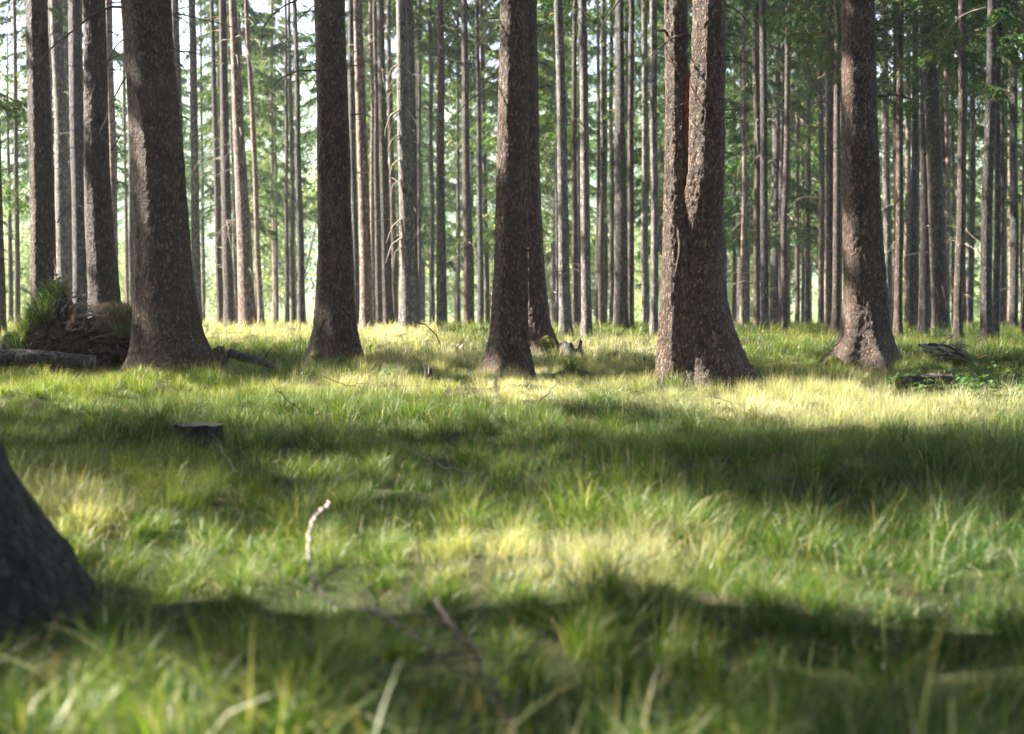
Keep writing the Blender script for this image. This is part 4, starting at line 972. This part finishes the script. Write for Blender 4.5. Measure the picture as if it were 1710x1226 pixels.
# brush pile of dead limbs at right
o3 = on_ground(1580, 600, .05); t = empty('brush_pile', o3); tag(t, 'tangle of grey dead limbs on the ground right of the right-hand dark spruce', 'brush pile')
Db = o3[1]
for i in range(26):
    a = (1530 + 75 * k.random(), 574 + 24 * k.random()); L = k.uniform(20, 70); an = k.normal(.28, .35)
    pts_ = [a, (a[0] + L * .5 * math.cos(an), a[1] + L * .5 * math.sin(an) - k.uniform(0, 5)), (a[0] + L * math.cos(an), a[1] + L * math.sin(an))]
    mm = MB(); pxtube(mm, pts_, Db + k.uniform(-.3, .3), k.uniform(.006, .02), o3, k, k.uniform(-.3, .3)); mm.build('limb', M['wood_grey' if i % 3 else 'twig'], t, True)
for pts_ in [[(1535, 577), (1580, 585), (1620, 590), (1630, 604)], [(1572, 575), (1590, 560), (1597, 552)], [(1645, 605), (1652, 595), (1655, 590)]]:
    mm = MB(); pxtube(mm, pts_, Db - .2, .012, o3, k); mm.build('limb', M['wood_grey'], t, True)

def stick(label, pts, D, r, mat='twig', dep=0, name='fallen_branch', twigs=0, cat='branch'):
    o = P(*pts[0], D); m = MB(); pxtube(m, pts, D, r, o, k, dep, 7, .004, .6, 24)
    for j in range(twigs):
        i = k.integers(1, len(pts)); a = P(*pts[i], D + dep * i / (len(pts) - 1)) - o; d = k.normal(0, 1, 3); d[2] = abs(d[2]) * .5; d /= np.linalg.norm(d); tt = np.linspace(0, 1, 5)[:, None]
        v, q = tubes((a + d * tt * k.uniform(.1, .3))[None], (r * .4 * (1 - .6 * tt[:, 0]))[None], 4); m.add(v, q)
    x = m.build(name, M[mat], None, True); x.location = tuple(o); tag(x, label, cat); return x
stick('dark arching twig over the grass right of the brightest spruce', [(694, 538), (712, 543), (728, 558), (737, 580), (730, 592), (712, 600)], 15.5, .008)
stick('pale straight stick leaning in the grass left of the centre pair', [(762, 584), (770, 572), (778, 562)], 15.0, .008, 'wood_grey')
stick('dark stick leaning against the left foot of the right-hand dark spruce', [(1368, 606), (1385, 588), (1400, 572), (1410, 556)], 13.9, .008)
stick('dark twig sticking up beside the short dark log', [(438, 603), (446, 592), (454, 580)], 13.0, .010)
stick('thin bare twig standing in the shade at right of the right-hand dark spruce', [(1572, 600), (1585, 575), (1592, 560)], 13.2, .006)
stick('thin dark stick poking through the grass below the sunlit band at right', [(1502, 765), (1506, 738), (1517, 705)], 6.6, .005, 'twig')
# curved branch lying in the foreground
pl = [(548, 838), (524, 868), (512, 900), (514, 935), (520, 965), (545, 1000), (590, 1018), (650, 1022)]
w3 = [on_ground(a, b, .16) for a, b in pl]
def groundbranch(label, w3, r, mat):
    o = w3[0]; q = smooth_path([w_ - o for w_ in w3], 40); q[1:-1] += k.normal(0, .004, (38, 3)); t = np.linspace(0, 1, 40)
    m = MB(); v, qq = tubes(q[None], (r * (1 - .55 * t))[None], 7); m.add(v, qq)
    for j in range(7):
        i = k.integers(5, 38); d = k.normal(0, 1, 3); d[2] = abs(d[2]) * .4 + .1; d /= np.linalg.norm(d); tt = np.linspace(0, 1, 5)[:, None]
        v, q2 = tubes((q[i] + d * tt * k.uniform(.06, .2))[None], (r * .4 * (1 - .6 * tt[:, 0]))[None], 4); m.add(v, q2)
    x = m.build('fallen_branch', M[mat], None, True); x.location = tuple(o); tag(x, label, 'branch')
groundbranch('curved pale dead branch lying in the blurred foreground grass', w3, .0045, 'wood_grey')
groundbranch('forked grey branch running down to the bottom edge at centre', [on_ground(a, b, .15) for a, b in [(728, 1000), (750, 1040), (790, 1090), (826, 1150), (850, 1200), (862, 1240)]], .005, 'twig')
groundbranch('dim grey branch crossing the dark grass left of the forked one', [on_ground(a, b, .13) for a, b in [(600, 1015), (680, 1050), (730, 1095), (790, 1130), (830, 1170)]], .0045, 'twig')

for i in range(24):
    px, py = k.uniform(80, 1690), 600 + 200 * k.random() ** 1.4
    p = on_ground(px, py, .05); o = branch_from_pool('twig' if i % 5 else 'twig_pale', int(k.integers(0, 6)))
    o.parent = None; o.name = 'fallen_twig'; o.location = tuple(p); o.rotation_euler = (k.uniform(0, 6.28), k.normal(-.15, .15), k.uniform(0, 6.28)); s_ = k.uniform(.28, .55); o.scale = (s_,) * 3
    tag(o, 'thin dead twig lying loose on the grass of the clearing', 'twig', 'dead twigs strewn over the grass')
# ------------------------------------------------------------------ herbs and flowers
def herb_mesh(seed, nl, L, H):
    k = np.random.default_rng(seed); Vs, Qs, rs = [], [], []; n = 0
    for i in range(nl):
        a = i * 2.4 + k.normal(0, .3); h = H * k.uniform(.4, 1); l = L * k.uniform(.6, 1.1); t = np.linspace(0, 1, 6)
        c = np.stack([math.cos(a) * (.02 + l * t), math.sin(a) * (.02 + l * t), h + l * (.35 * t - .6 * t ** 2)], 1)
        wv = l * .26 * np.sin(np.pi * np.clip(t * .92 + .06, 0, 1)); s = np.array([-math.sin(a), math.cos(a), 0])
        for sd in (-1, 1):
            e = c + sd * s * wv[:, None] + np.array([0, 0, .25]) * wv[:, None]
            V = np.stack([c, e], 1).reshape(-1, 3); idx = np.arange(12).reshape(6, 2)
            Q = np.stack([idx[:-1, 0], idx[:-1, 1], idx[1:, 1], idx[1:, 0]], -1); Vs.append(V); Qs.append(Q + n); n += 12; rs.append(np.full(12, k.random()))
    return np.concatenate(Vs), np.concatenate(Qs), np.concatenate(rs)
hs = [herb_mesh(i, 9 + i, .09, .16) for i in range(3)]
herb_src = []
def herb(v, p, sc, label):
    t = empty('leafy_herb', p); t.scale = (sc,) * 3; t.rotation_euler = (0, 0, k.uniform(0, 6.28)); tag(t, label, 'plant', 'broad-leaved herbs on the bare ground at right')
    if len(herb_src) <= v:
        V, Q, r = hs[v]; a = mesh('leaf_rosette', V, Q, M['herb'], t, attrs={'rnd': r})
        tt = np.linspace(0, 1, 4); vv, qq = tubes(np.stack([tt * .01, tt * 0, tt * .16 - .01], 1)[None], np.full((1, 4), .0025), 5); b = mesh('stem', vv, qq, M['herb'], t, attrs={'rnd': np.zeros(len(vv))})
        herb_src.append((a, b))
    else:
        for s in herb_src[v]: c = s.copy(); C.objects.link(c); c.parent = t
for i in range(46):
    px, py = (1590 + 130 * k.random(), 612 + 48 * k.random()) if i < 34 else (1480 + 130 * k.random(), 628 + 30 * k.random())
    p = on_ground(px, py + 6, 0.0); herb(i if i < 3 else int(k.integers(0, 3)), p, k.uniform(.45, .95), 'low broad-leaved green herb on the bare patch near the right edge')
p = on_ground(1092, 690, 0); herb(1, p, .5, 'single broad-leaved seedling in the grass below the forked spruce')
p = on_ground(645, 640, 0); herb(2, p, .9, 'small broad-leaved herb at the foot of the straight knotty spruce')
def flower(px, py, D, label):
    o = P(px, py, D); g = float(gz(o[0], o[1])); h = o[2] - g; t = empty('flower', (o[0], o[1], g)); tag(t, label, 'flower', 'small orange flowers')
    V = []; Q = []
    for i in range(6):
        a = i * math.pi / 3; c, s = math.cos(a), math.sin(a); l = .016
        V += [(0, 0, h), (l * .7 * c - l * .4 * s, l * .7 * s + l * .4 * c, h + .006), (l * 1.4 * c, l * 1.4 * s, h + .009), (l * .7 * c + l * .4 * s, l * .7 * s - l * .4 * c, h + .006)]; Q.append([4 * i, 4 * i + 1, 4 * i + 2, 4 * i + 3])
    mesh('petals', V, Q, M['petal'], t)
    tt = np.linspace(0, 1, 4); vv, qq = tubes(np.stack([tt * 0, tt * 0, tt * h], 1)[None], np.full((1, 4), .0018), 4); mesh('stem', vv, qq, M['herb'], t, attrs={'rnd': np.zeros(len(vv))})
for px, py, D in [(1633, 594, 13.2), (1640, 597, 13.3), (1646, 595, 13.1), (1635, 598, 13.4)]: flower(px, py, D, 'tiny orange flower in the small group behind the brush pile')
for px, py, D in [(1553, 549, 20), (1559, 547, 20.2), (1555, 552, 19.8)]: flower(px, py, D, 'tiny orange flower at the foot of the dark trio of trunks')
for px, py, D in [(990, 556, 19), (1000, 558, 18.8), (1058, 550, 19.5), (1040, 549, 20), (985, 559, 18.6)]: flower(px, py, D, 'tiny yellow-orange flower in the sunlit strip left of the forked spruce')

# ------------------------------------------------------------------ moss at tree feet
for px, py, D, sx, lab in [(530, 592, 14.75, .055, 'patch of yellow-green moss on the left foot of the straight knotty spruce'), (912, 572, 17.75, .09, 'moss cushion on the root of the reddish centre spruce'),
                           (1392, 606, 14.5, .07, 'orange-brown moss cushion at the left root of the right-hand dark spruce')]:
    c = P(px, py, D); V, Q = lump(0, 0, 0, sx * 1.3, sx, sx * .9, int(px), .4, .3, 0, 30, 20); o = mesh('moss_cushion', V, Q, M['moss'], None, True); o.location = tuple(c); tag(o, lab, 'moss')

# ------------------------------------------------------------------ haze
if HAZE > 0:
    m, tt, nd, ln = newmat('haze_air'); v = N(tt, 'ShaderNodeVolumePrincipled'); v.inputs['Density'].default_value = HAZE; v.inputs['Color'].default_value = (.93, .97, 1, 1)
    v.inputs['Anisotropy'].default_value = .3
    oo = N(tt, 'ShaderNodeOutputMaterial'); ln.new(v.outputs[0], oo.inputs['Volume'])
    x0, x1, y0, y1, z0, z1 = -331, 331, -71, 467, -13, 74
    V = [(x, y, z) for x in (x0, x1) for y in (y0, y1) for z in (z0, z1)]
    Q = [(0, 1, 3, 2), (4, 6, 7, 5), (0, 4, 5, 1), (2, 3, 7, 6), (0, 2, 6, 4), (1, 5, 7, 3)]
    hz = mesh('haze', V, Q, m); tag(hz, 'thin bright air in the forest', None, None, 'stuff')
